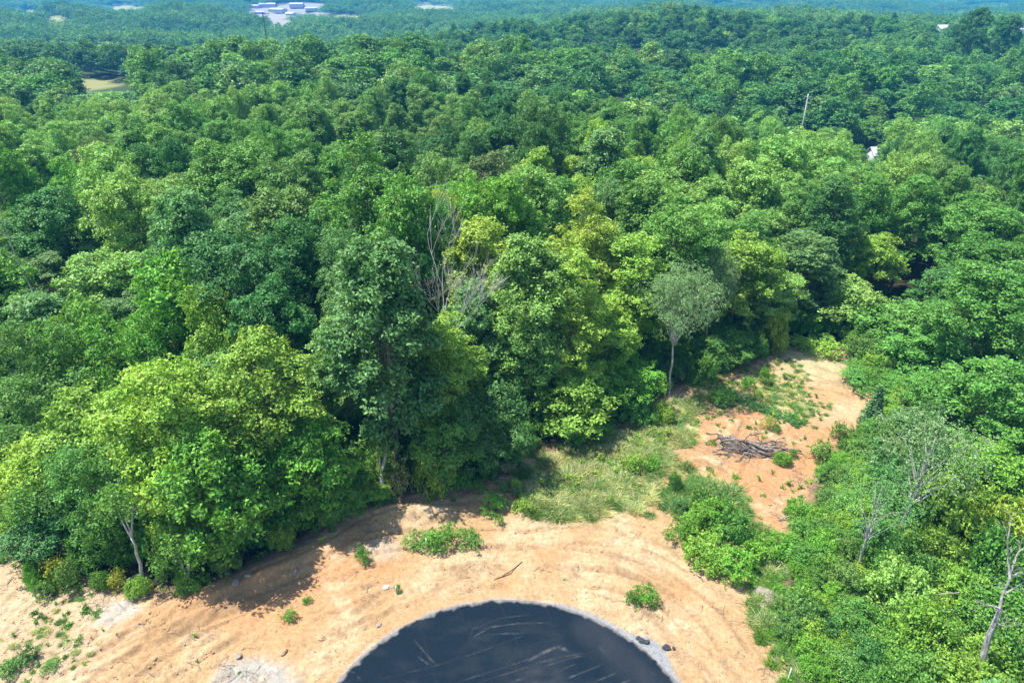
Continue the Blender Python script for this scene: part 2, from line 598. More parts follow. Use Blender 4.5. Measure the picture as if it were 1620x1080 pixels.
HAY, LOT = (0.34, 0.36, 0.15), (0.30, 0.28, 0.25)
FY0, FY1 = hit(153, 144, 200), hit(153, 134, 200)
far_patch(116, 186, FY0, max(FY1, FY0 + 25), (0.24, 0.25, 0.10), 142)
HOUSE_Y = hit(1388, 256, 130)
far_rows(158, 232, 10, 24, HAY)
far_rows(12, 66, 15, 27, HAY)
far_rows(66, 112, 24, 36, HAY)
far_rows(526, 574, 23, 35, HAY)
far_rows(650, 724, 6, 19, HAY)
far_rows(378, 515, 7, 30, LOT)
far_rows(415, 472, 30, 48, LOT)


def open_mask(x, y):
    """amount of each far opening at a ground point"""
    x = np.asarray(x, float); y = np.asarray(y, float)
    dep = y * CP + (CAM_H + 12) * SP
    px = 810 + FPX * x / np.maximum(dep, 1)
    res = []
    for (a, b, Y0, Y1, col, cut) in FAR_OPEN:
        sh = (fbm(x / 70.0, y / 90.0, int(a), 2) - 0.5)
        m = (px > a + sh * 14) & (px < b + sh * 14) & (y > Y0 + sh * .25 * (Y1 - Y0)) & (y < Y1 + sh * .25 * (Y1 - Y0))
        res.append(m)
    return res


n1 = fbm(gx / 3.2, gy / 3.2, 41, 4)
n2 = fbm(gx / 0.9, gy / 0.9, 47, 3)
n3 = fbm(gx / 9.0, gy / 9.0, 53, 3)
sand_a = np.array([0.48, 0.305, 0.155]); sand_b = np.array([0.55, 0.39, 0.23]); clay = np.array([0.50, 0.25, 0.115])
rust = np.array([0.50, 0.34, 0.18])
col = sand_a + (sand_b - sand_a) * sstep(0.35, 0.65, n1)[:, None]
col = col + (rust - col) * (0.65 * sstep(0.50, 0.68, n3) * sstep(0.40, 0.62, n2))[:, None]


def blend(col, c, m):
    return col + (np.asarray(c) - col) * np.clip(m, 0, 1)[:, None]


jig = (n1 - 0.5) * 3.2 + (n2 - 0.5) * 1.6
col = blend(col, clay, 0.85 * sstep(-0.9, 1.6, poly_sd(gx, gy, ORANGE1) + jig) * (0.55 + 0.45 * sstep(0.35, 0.6, n2)))
col = blend(col, clay * 1.12, 0.62 * sstep(-1.0, 2.0, poly_sd(gx, gy, ORANGE2) + jig) * (0.5 + 0.5 * sstep(0.3, 0.6, n2)))
for (px, py, r) in ((615, 895, 1.6), (560, 905, 2.4), (800, 915, 1.8), (545, 950, 2.0), (1080, 930, 1.5), (880, 870, 2)):
    x0, y0 = P(px, py)
    col = blend(col, clay * 1.05, 0.55 * sstep(r, r * 0.2, np.hypot(gx - x0, gy - y0) + jig * 0.5))
col = blend(col, (0.40, 0.375, 0.33), sstep(-0.8, 0.8, poly_sd(gx, gy, GRAVEL) + jig * 0.5))
col = blend(col, (0.46, 0.43, 0.40), sstep(-0.6, 0.8, poly_sd(gx, gy, PALE) + jig * 0.5))
x0, y0 = P(605, 868)
col = blend(col, (0.46, 0.38, 0.30), 0.8 * sstep(2.4, 0.6, np.hypot(gx - x0, (gy - y0) * 1.4) + jig * 0.4))
lightL = sstep(-26, -33, gx) * sstep(60, 50, gy)
col = blend(col, (0.52, 0.42, 0.28), lightL * 0.6)
# soil under grass and scrub
gs = sstep(-1.5, 1.5, poly_sd(gx, gy, GRASSP) + jig)
col = blend(col, (0.40, 0.36, 0.20), gs * 0.75)
fx, fy = P(1290, 570)
col = blend(col, (0.44, 0.40, 0.22), 0.8 * sstep(8, 2, np.hypot(gx - fx, gy - fy) + jig))
q_ = (gx - P(330, 980)[0]) * 0.53 - (gy - P(330, 980)[1]) * 0.85
s_ = (gx - P(330, 980)[0]) * 0.85 + (gy - P(330, 980)[1]) * 0.53
ln = vnoise(q_ / 0.36 + 0.6 * vnoise(s_ / 5, q_ / 5, 2), s_ / 7.0, 137) * np.exp(-(q_ / 5.0) ** 2 - (s_ / 15.0) ** 2)
col = blend(col, (0.30, 0.185, 0.095), 0.65 * sstep(0.5, 0.85, ln))
col = blend(col, (0.64, 0.50, 0.32), 0.5 * sstep(0.40, 0.30, n2) * sstep(.45, .6, n1))
n5 = fbm(gx / 0.45, gy / 0.45, 147, 2)
col = blend(col, (0.27, 0.18, 0.10), 0.55 * sstep(0.66, 0.80, n5) * sstep(0.38, 0.6, n1))
# churned darker streaks round the circle
rr = np.hypot(gx - CC[0], gy - CC[1]); tt = np.arctan2(gy - CC[1], gx - CC[0])
stk = vnoise(rr / 0.5, tt * 5, 61) * sstep(0.45, 0.65, fbm(gx / 5.0, gy / 5.0, 67, 3))
col = blend(col, (0.33, 0.22, 0.12), 0.6 * sstep(0.5, 0.85, stk))
# the white stone dust that fringes the asphalt
wR = 0.16 + 1.25 * sstep(0.62, 0.35, tt / np.pi * 1.0 + 0.25 * (fbm(tt * 9, rr * 0, 71, 2) - 0.5)) * sstep(0.1, 0.2, tt / np.pi)
px_e, _, _ = project(gx, gy, np.zeros_like(gx) - 0.0)
bulge = 1.0 * np.exp(-((tt - math.atan2(P(1040, 1020)[1] - CC[1], P(1040, 1020)[0] - CC[0])) / 0.10) ** 2)
wid = 0.06 + 0.22 * sstep(1.45, 1.1, tt) + bulge + 0.25 * (n2 - 0.5)
col = blend(col, (0.30, 0.31, 0.32), sstep(0.16, -0.10, rr - RC - wid))
# woodland floor
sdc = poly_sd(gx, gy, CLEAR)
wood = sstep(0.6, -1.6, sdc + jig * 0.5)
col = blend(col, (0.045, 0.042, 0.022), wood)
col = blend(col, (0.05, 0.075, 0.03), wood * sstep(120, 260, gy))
for (m, f) in zip(open_mask(gx, gy), FAR_OPEN):
    col = blend(col, f[4], m.astype(float))

# tyre tracks pressed into the earth
TRACKS = [[(60, 1110), (150, 1052), (260, 985), (400, 930), (530, 872), (640, 852), (760, 850)],
          [(180, 1120), (290, 1040), (430, 960), (600, 905), (750, 880), (900, 878), (1030, 905), (1120, 965), (1180, 1060)],
          [(330, 1110), (470, 1010), (620, 945), (760, 915), (860, 905), (980, 915), (1085, 965), (1150, 1050)],
          [(860, 850), (930, 845), (1010, 860), (1060, 900)], [(20, 960), (60, 1000), (40, 1100)],
          [(1110, 640), (1190, 610), (1290, 605), (1370, 625)], [(1150, 760), (1180, 700), (1200, 640)]]
near = np.where((gy > 27) & (gy < 84) & (np.abs(gx) < 42))[0]
nxp, nyp = gx[near], gy[near]
for ti, tr_ in enumerate(TRACKS):
    pp = [P(*p) for p in tr_]
    # smooth the line
    t_ = np.linspace(0, len(pp) - 1, len(pp) * 6)
    pp = np.stack([np.interp(t_, range(len(pp)), [p[k] for p in pp]) for k in (0, 1)], 1)
    for _ in range(4): pp[1:-1] = (pp[:-2] + pp[1:-1] * 2 + pp[2:]) / 4
    best = np.full(nxp.shape, 1e9); sg = np.zeros(nxp.shape); al = np.zeros(nxp.shape); acc = 0
    for (x0, y0), (x1, y1) in zip(pp[:-1], pp[1:]):
        ex, ey = x1 - x0, y1 - y0; L_ = math.hypot(ex, ey)
        t = np.clip(((nxp - x0) * ex + (nyp - y0) * ey) / (L_ * L_), 0, 1)
        dx_, dy_ = nxp - x0 - t * ex, nyp - y0 - t * ey
        d_ = np.hypot(dx_, dy_); m = d_ < best
        sg = np.where(m, (ex * dy_ - ey * dx_) / L_, sg); al = np.where(m, acc + t * L_, al); best = np.where(m, d_, best); acc += L_
    fade = sstep(.30, .55, vnoise(al / 3.5, al * 0, 200 + ti)) * (best < 2.5)
    for off in (-.95, .95):
        w_ = np.abs(sg - off + 0.15 * (vnoise(al / 1.3, al * 0, 210 + ti) - .5))
        m = sstep(.30, .16, w_) * fade
        lug = 0.5 + 0.5 * np.sin(al * 2 * np.pi / 0.62 + np.abs(sg - off) * 6)
        gz[near] -= m * (0.05 + 0.05 * lug); gz[near] += 0.05 * np.exp(-((w_ - .36) / .09) ** 2) * fade
        mm_ = np.zeros(len(gx)); mm_[near] = m * (0.22 + 0.30 * lug)
        col = blend(col, (0.27, 0.17, 0.09), mm_)
col = col * np.where(wood > 0.5, 1.0, 0.84)[:, None]

nx, ny = len(xs), len(ys)
ii = np.arange(nx * ny).reshape(ny, nx)
F = np.stack([ii[:-1, :-1], ii[:-1, 1:], ii[1:, 1:], ii[1:, :-1]], -1).reshape(-1, 4)
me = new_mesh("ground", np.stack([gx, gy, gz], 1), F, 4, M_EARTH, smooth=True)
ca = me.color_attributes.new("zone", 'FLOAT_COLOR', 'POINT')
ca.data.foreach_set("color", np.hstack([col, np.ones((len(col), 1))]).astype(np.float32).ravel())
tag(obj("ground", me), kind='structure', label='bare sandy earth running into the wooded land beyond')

# ------------------------------------------------------------------ asphalt turning circle with its road
st = 0.075
ax = np.arange(CC[0] - RC, CC[0] + RC + st, st)
ay = np.arange(27.5, CC[1] + RC + st, st)
AX, AY = np.meshgrid(ax, ay)
rr = np.hypot(AX - CC[0], AY - CC[1])
th = np.arctan2(AY - CC[1], AX - CC[0])
edge = RC + 0.10 * (vnoise(th * 60, th * 0, 3) - 0.5) + 0.08 * (vnoise(th * 14, th * 0, 4) - 0.5)
k = np.minimum(1.0, edge / np.maximum(rr, 1e-6))
AXc, AYc = CC[0] + (AX - CC[0]) * k, CC[1] + (AY - CC[1]) * k
keep = rr < edge + st * 1.5
dust = np.zeros_like(AX)


def streak(pts, w, s, seed):
    global dust
    pts = [P(*p) for p in pts]
    best = np.full(AX.shape, 1e9); along = np.zeros(AX.shape); acc = 0
    for (x0, y0), (x1, y1) in zip(pts[:-1], pts[1:]):
        ex, ey = x1 - x0, y1 - y0
        t = np.clip(((AX - x0) * ex + (AY - y0) * ey) / (ex * ex + ey * ey), 0, 1)
        d = np.hypot(AX - x0 - t * ex, AY - y0 - t * ey)
        L_ = math.hypot(ex, ey)
        along = np.where(d < best, acc + t * L_, along); best = np.minimum(best, d); acc += L_
    fade = np.sin(np.pi * np.clip(along / acc, 0.02, 0.98)) ** 0.5
    br = 0.35 + 0.65 * sstep(0.35, 0.65, vnoise(along / 0.5, best * 0 + seed, seed)) * sstep(0.2, 0.6, vnoise(AX / 0.15, AY / 0.15, seed + 9))
    dust = np.maximum(dust, 0.42 * s * np.exp(-(best / w) ** 2) * fade * br)


for i, (pts, w, s) in enumerate([
        ([(745, 1010), (775, 992), (820, 986), (870, 985)], .05, .55), ([(757, 1005), (800, 1002), (830, 1002)], .045, .4),
        ([(740, 1020), (748, 995), (790, 978), (840, 972)], .04, .3), ([(655, 1012), (675, 1035), (690, 1052)], .05, .45),
        ([(660, 1038), (680, 1052)], .05, .4), ([(700, 1050), (760, 1030), (830, 1005)], .05, .2),
        ([(600, 1075), (700, 1050), (745, 1030)], .05, .18), ([(720, 1080), (800, 1055), (870, 1030)], .06, .3),
        ([(740, 1085), (850, 1050), (940, 1030)], .07, .25), ([(835, 1045), (860, 1032), (890, 1020)], .12, .6),
        ([(845, 1050), (880, 1040), (920, 1034)], .1, .35), ([(880, 1022), (900, 1030)], .14, .6),
        ([(840, 1060), (900, 1042), (925, 1036)], .05, .5), ([(860, 1072), (910, 1050)], .05, .45),
        ([(885, 1078), (960, 1048)], .06, .5), ([(925, 1085), (985, 1060)], .05, .35), ([(945, 1020), (960, 1035)], .08, .7),
        ([(790, 1085), (860, 1062)], .06, .4), ([(1025, 1060), (1040, 1068)], .04, .7), ([(555, 1062), (562, 1064)], .03, .6),
        ([(970, 1085), (1000, 1075)], .04, .6), ([(565, 1070), (572, 1076)], .03, .5)]):
    streak(pts, w, s, 100 + i)
# wide dusty band down the right side, faint patches elsewhere
bx = [P(930, 995), P(985, 1040), P(1040, 1095)]
best = np.full(AX.shape, 1e9)
for (x0, y0), (x1, y1) in zip(bx[:-1], bx[1:]):
    ex, ey = x1 - x0, y1 - y0
    t = np.clip(((AX - x0) * ex + (AY - y0) * ey) / (ex * ex + ey * ey), 0, 1)
    best = np.minimum(best, np.hypot(AX - x0 - t * ex, AY - y0 - t * ey))
dust = np.maximum(dust, 0.06 * sstep(1.9, 0.3, best) * (0.35 + 0.65 * fbm(AX / 0.6, AY / 1.5, 77, 4)))
dust = np.maximum(dust, 0.035 * sstep(0.42, 0.72, fbm(AX / 2.5, AY / 1.2, 79, 5)) * (0.4 + 0.6 * fbm(AX / 0.3, AY / 0.3, 81, 3)))
for k_ in (0, 1, 2, 3):   # seams between the paver's passes
    dust = np.maximum(dust, 0.018 * np.exp(-((AX * .94 + AY * .34 - CC[0] - 4.6 + 3.1 * k_ - 10.5) / .05) ** 2))
dust = np.maximum(dust, 0.55 * sstep(0.30, 0.0, edge - rr + 0.5 * (fbm(AX / 0.5, AY / 0.5, 85, 3) - 0.62)))
ex0, ey0 = P(850, 1075)
dust = np.maximum(dust, 0.09 * sstep(3.5, 0.5, np.hypot((AX - ex0), (AY - ey0) * 1.7)) * fbm(AX / 0.8, AY / 0.5, 83, 3))
AZ = 0.035 + 0.012 * (fbm(AX / 2.0, AY / 2.0, 87, 2) - 0.5)
AZ = AZ - 0.10 * (rr > edge)
idx = -np.ones(AX.shape, int); idx[keep] = np.arange(keep.sum())
q = np.stack([idx[:-1, :-1], idx[:-1, 1:], idx[1:, 1:], idx[1:, :-1]], -1).reshape(-1, 4)
q = q[(q >= 0).all(1)]
V = np.stack([AXc[keep], AYc[keep], AZ[keep]], 1)
V[:, 2] += 0.0
dv = dust[keep]
# the rest of the circle and the road away from it, coarser
ang = np.linspace(0, 2 * np.pi, 97)[:-1]
me = new_mesh("asphalt_circle", V, q, 4, M_ASPHALT, smooth=True)
fa = me.attributes.new("dust", 'FLOAT', 'POINT'); fa.data.foreach_set("value", dv.astype(np.float32))
tag(obj("asphalt_road", me), kind='structure', label='fresh black asphalt turning circle with pale tyre scuffs')
V2 = []; F2 = []
low = [(CC[0] + RC * math.cos(a), CC[1] + RC * math.sin(a)) for a in np.linspace(math.asin((27.5 - CC[1]) / RC), -math.pi - math.asin((27.5 - CC[1]) / RC), 60)]
poly = low
V2 = [(x, y, 0.031) for x, y in poly]; F2 = [tuple(range(len(V2)))]
b = len(V2)
V2 += [(CC[0] - 4, CC[1] - RC + 1.0, 0.027), (CC[0] + 4, CC[1] - RC + 1.0, 0.027), (CC[0] + 4, -150, 0.027), (CC[0] - 4, -150, 0.027)]
F2.append((b, b + 1, b + 2, b + 3))
me = bpy.data.meshes.new("road"); me.from_pydata(V2, [], F2); me.materials.append(M_ASPHALT)
tag(obj("road", me), kind='structure', label='asphalt road leading away from the turning circle')

# ------------------------------------------------------------------ tree and bush prototypes
TINT = dict(
    lime=(0.300, 0.440, 0.062), bright=(0.225, 0.390, 0.055), vivid=(0.150, 0.345, 0.042), mid=(0.118, 0.275, 0.048),
    dark=(0.072, 0.190, 0.045), blue=(0.072, 0.205, 0.050), olive=(0.160, 0.300, 0.070), silver=(0.200, 0.320, 0.135),
    brown=(0.165, 0.230, 0.080), grey=(0.135, 0.275, 0.080), light=(0.215, 0.390, 0.085), yellow=(0.28, 0.34, 0.05),
    tan=(0.28, 0.31, 0.12), straw=(0.52, 0.54, 0.28), pine=(0.080, 0.180, 0.070))
WORD = dict(lime='yellow-green', bright='bright green', vivid='vivid green', mid='mid green', dark='dark green', blue='blue-green',
            olive='olive green', silver='silvery', brown='brownish green', grey='grey-green', light='light green',
            yellow='yellow', tan='tan', straw='straw-coloured', pine='dark bluish green')


def trunk_mesh(name, H, zc, r0, lobes, seed, mat, limbs=True, lean=0.015):
    rng = np.random.default_rng(seed)
    T = Tubes()
    top = np.array([rng.normal() * lean * H, rng.normal() * lean * H, H * 0.86])
    main = bent((0, 0, -0.6), top, 9, rng, 0.03)
    T.add(main, np.linspace(1, 0.16, 9) ** 1.0 * r0, 8)
    if limbs:
        for lc in lobes:
            t = np.clip((lc[2] - 0.2 * H) / H, 0.42 if 'feath' not in name else 0.55, 0.80)
            k_ = int(t * 8)
            p0 = main[k_]
            T.add(bent(p0, lc, 6, rng, 0.07, 0.05), np.linspace(r0 * 0.36, r0 * 0.05, 6), 5, cap=False)
    return T.mesh(name, mat)


PROTO = {}      # kind -> list of (crown mesh, trunk mesh, nominal H, nominal W)


def make_protos(kind, seeds, H, W, z0, leaf, bark=M_BARK, r0=0.22, mat=M_LEAF, **kw):
    L_ = []
    for si, s in enumerate(seeds):
        cm, lobes = crown_mesh(kind + "_crown", mat, s, leaf * (1.0, 0.8, 1.12, 0.88, 0.95)[si % 5], W=W, z0=z0, z1=H, **kw)
        tm = trunk_mesh(kind + "_trunk", H, (z0 + H) / 2, r0, lobes, s + 50, bark)
        L_.append((cm, tm, H, W))
    PROTO[kind] = L_


make_protos('broad', [1, 2, 3, 4, 5], 20, 9, 4.0, 0.145, nl=17, nc=9, nv=270, lobe=0.205, clump=0.092, flat=1.15, taper=0.22)
make_protos('tall', [11, 12, 13, 14], 24, 7.5, 2.0, 0.145, nl=28, nc=7, nv=255, lobe=0.215, clump=0.105, skirt=-0.95, taper=0.5, flat=1.3)
make_protos('small', [21, 22, 23], 11, 7, 0.4, 0.135, nl=13, nc=9, nv=180, lobe=0.24, clump=0.11, skirt=-0.9, r0=0.12, taper=0.15)
make_protos('feathery', [31, 32], 14.5, 8.5, 6.3, 0.095, bark=M_PALEBARK, r0=0.17, nl=20, nc=9, nv=190, lobe=0.22, clump=0.12, jit=1.0,
            inner=0.12, flat=0.7)
make_protos('vine', [41], 19, 5.5, 1.0, 0.15, nl=24, nc=7, nv=200, lobe=0.24, clump=0.14, skirt=-0.97, jit=0.6, r0=0.16, flat=1.2)
make_protos('sparse', [36, 37], 13, 8, 4.5, 0.11, bark=M_PALEBARK, r0=0.2, nl=14, nc=7, nv=90, lobe=0.24, clump=0.13, jit=1.0,
            inner=0.1, flat=0.8)


def conifer(seed, H=6.0, W=2.6):
    rng = np.random.default_rng(seed)
    C, Nn = [], []
    for k_ in range(46):
        t = k_ / 46
        z = H * (0.06 + 0.94 * t); r = W / 2 * (1 - t) ** 0.8 + 0.05
        for a in np.arange(0, 6.28, 6.28 / max(4, int(9 * (1 - t) + 3))) + rng.uniform(0, 6):
            m = 16
            s = rng.uniform(0.15, 1, m) ** 0.7
            rr_ = r * rng.uniform(0.75, 1.1)
            p = np.stack([np.cos(a) * s * rr_, np.sin(a) * s * rr_, z - 0.25 * s * rr_ + 0 * s], 1) + rng.normal(size=(m, 3)) * 0.07
            C.append(p); Nn.append(unit(np.tile([math.cos(a) * .5, math.sin(a) * .5, 0.8], (m, 1)) + rng.normal(size=(m, 3)) * 0.6))
    C = np.vstack(C); Nn = np.vstack(Nn)
    V = leaf_geo(C, Nn, rng.uniform(0.08, 0.17, len(C)), rng, 0.35)
    return new_mesh("conifer_crown", V, np.arange(len(V)), 4, M_LEAF)


PROTO['conifer'] = [(conifer(61), trunk_mesh("conifer_trunk", 6, 3, 0.09, [], 7, M_BARK, False, 0.0), 6.0, 2.6)]

BUSH = {}


def make_bush(kind, seeds, H, W, leaf, nl, nc, nv, mat=M_BUSH, **kw):
    L_ = []
    for s in seeds:
        rng = np.random.default_rng(s)
        c, n, lobes = crown_leaves(rng, W=W, z0=-H * 0.35, z1=H, nl=nl, nc=nc, nv=nv, leaf=leaf, **kw)
        V = leaf_geo(c, n, rng.uniform(0.6, 1.3, len(c)) * leaf, rng)
        cm = new_mesh(kind + "_foliage", V, np.arange(len(V)), 4, mat)
        T = Tubes()
        for q_ in lobes[:7]:
            T.add(bent((rng.normal() * .06, rng.normal() * .06, -0.1), (q_[0] * .9, q_[1] * .9, max(q_[2], 0.3)), 5, rng, .08), np.linspace(0.04, 0.01, 5) * H ** 0.5, 5, cap=False)
        L_.append((cm, T.mesh(kind + "_stems", M_BARK), H, W))
    BUSH[kind] = L_


make_bush('shrub', [71, 72, 73, 74], 2.4, 3.6, 0.09, 10, 8, 105, lobe=0.22, clump=0.11, skirt=-0.3, jit=0.7)
make_bush('weedy', [81, 82, 83], 1.4, 2.4, 0.085, 9, 6, 34, lobe=0.24, clump=0.14, skirt=-0.1, jit=1.2, flat=1.2)


def sprig(seed, n, H, spread, leaf, upright=0.7):
    """a small upright weed: stems with leaves"""
    rng = np.random.default_rng(seed)
    C, Nn = [], []
    for k_ in range(n):
        a = rng.uniform(0, 6.28); tip = np.array([math.cos(a), math.sin(a), 0]) * spread * rng.uniform(.2, 1) + np.array([0, 0, H * rng.uniform(.5, 1)])
        t = rng.uniform(0.08, 1, 13)[:, None]
        p = tip * t + rng.normal(size=(13, 3)) * 0.04; p[:, 2] = np.abs(p[:, 2]) + 0.02
        C.append(p); Nn.append(unit(rng.normal(size=(13, 3)) + np.array([0, 0, 0.8])))
    V = leaf_geo(np.vstack(C), np.vstack(Nn), leaf * rng.uniform(.6, 1.3, n * 13), rng, .45)
    return new_mesh("weed", V, np.arange(len(V)), 4, M_BUSH)


def tuft(seed, n, H, R):
    rng = np.random.default_rng(seed)
    a = rng.uniform(0, 6.28, n); r = R * np.sqrt(rng.uniform(0, 1, n))
    b = np.stack([r * np.cos(a), r * np.sin(a), np.zeros(n)], 1)
    h = H * rng.uniform(.5, 1.1, n)
    d = rng.normal(size=(n, 2)) * 0.85
    tip = b + np.stack([d[:, 0] * h + b[:, 0] * .4, d[:, 1] * h + b[:, 1] * .4, h], 1)
    mid = (b * 0.55 + tip * 0.45); mid[:, 2] += h * 0.12
    w = rng.normal(size=(n, 3)); w[:, 2] = 0; w = unit(w) * 0.015
    V = np.stack([b - w, b + w, mid + w * 1.3, tip, mid - w * 1.3], 1).reshape(-1, 3)
    return new_mesh("grass_tuft", V, np.arange(len(V)), 5, M_BLADE)


# ------------------------------------------------------------------ where the trees stand
rs = random.Random(5)
for k_ in TINT: TINT[k_] = tuple(c_ * 1.12 for c_ in TINT[k_])
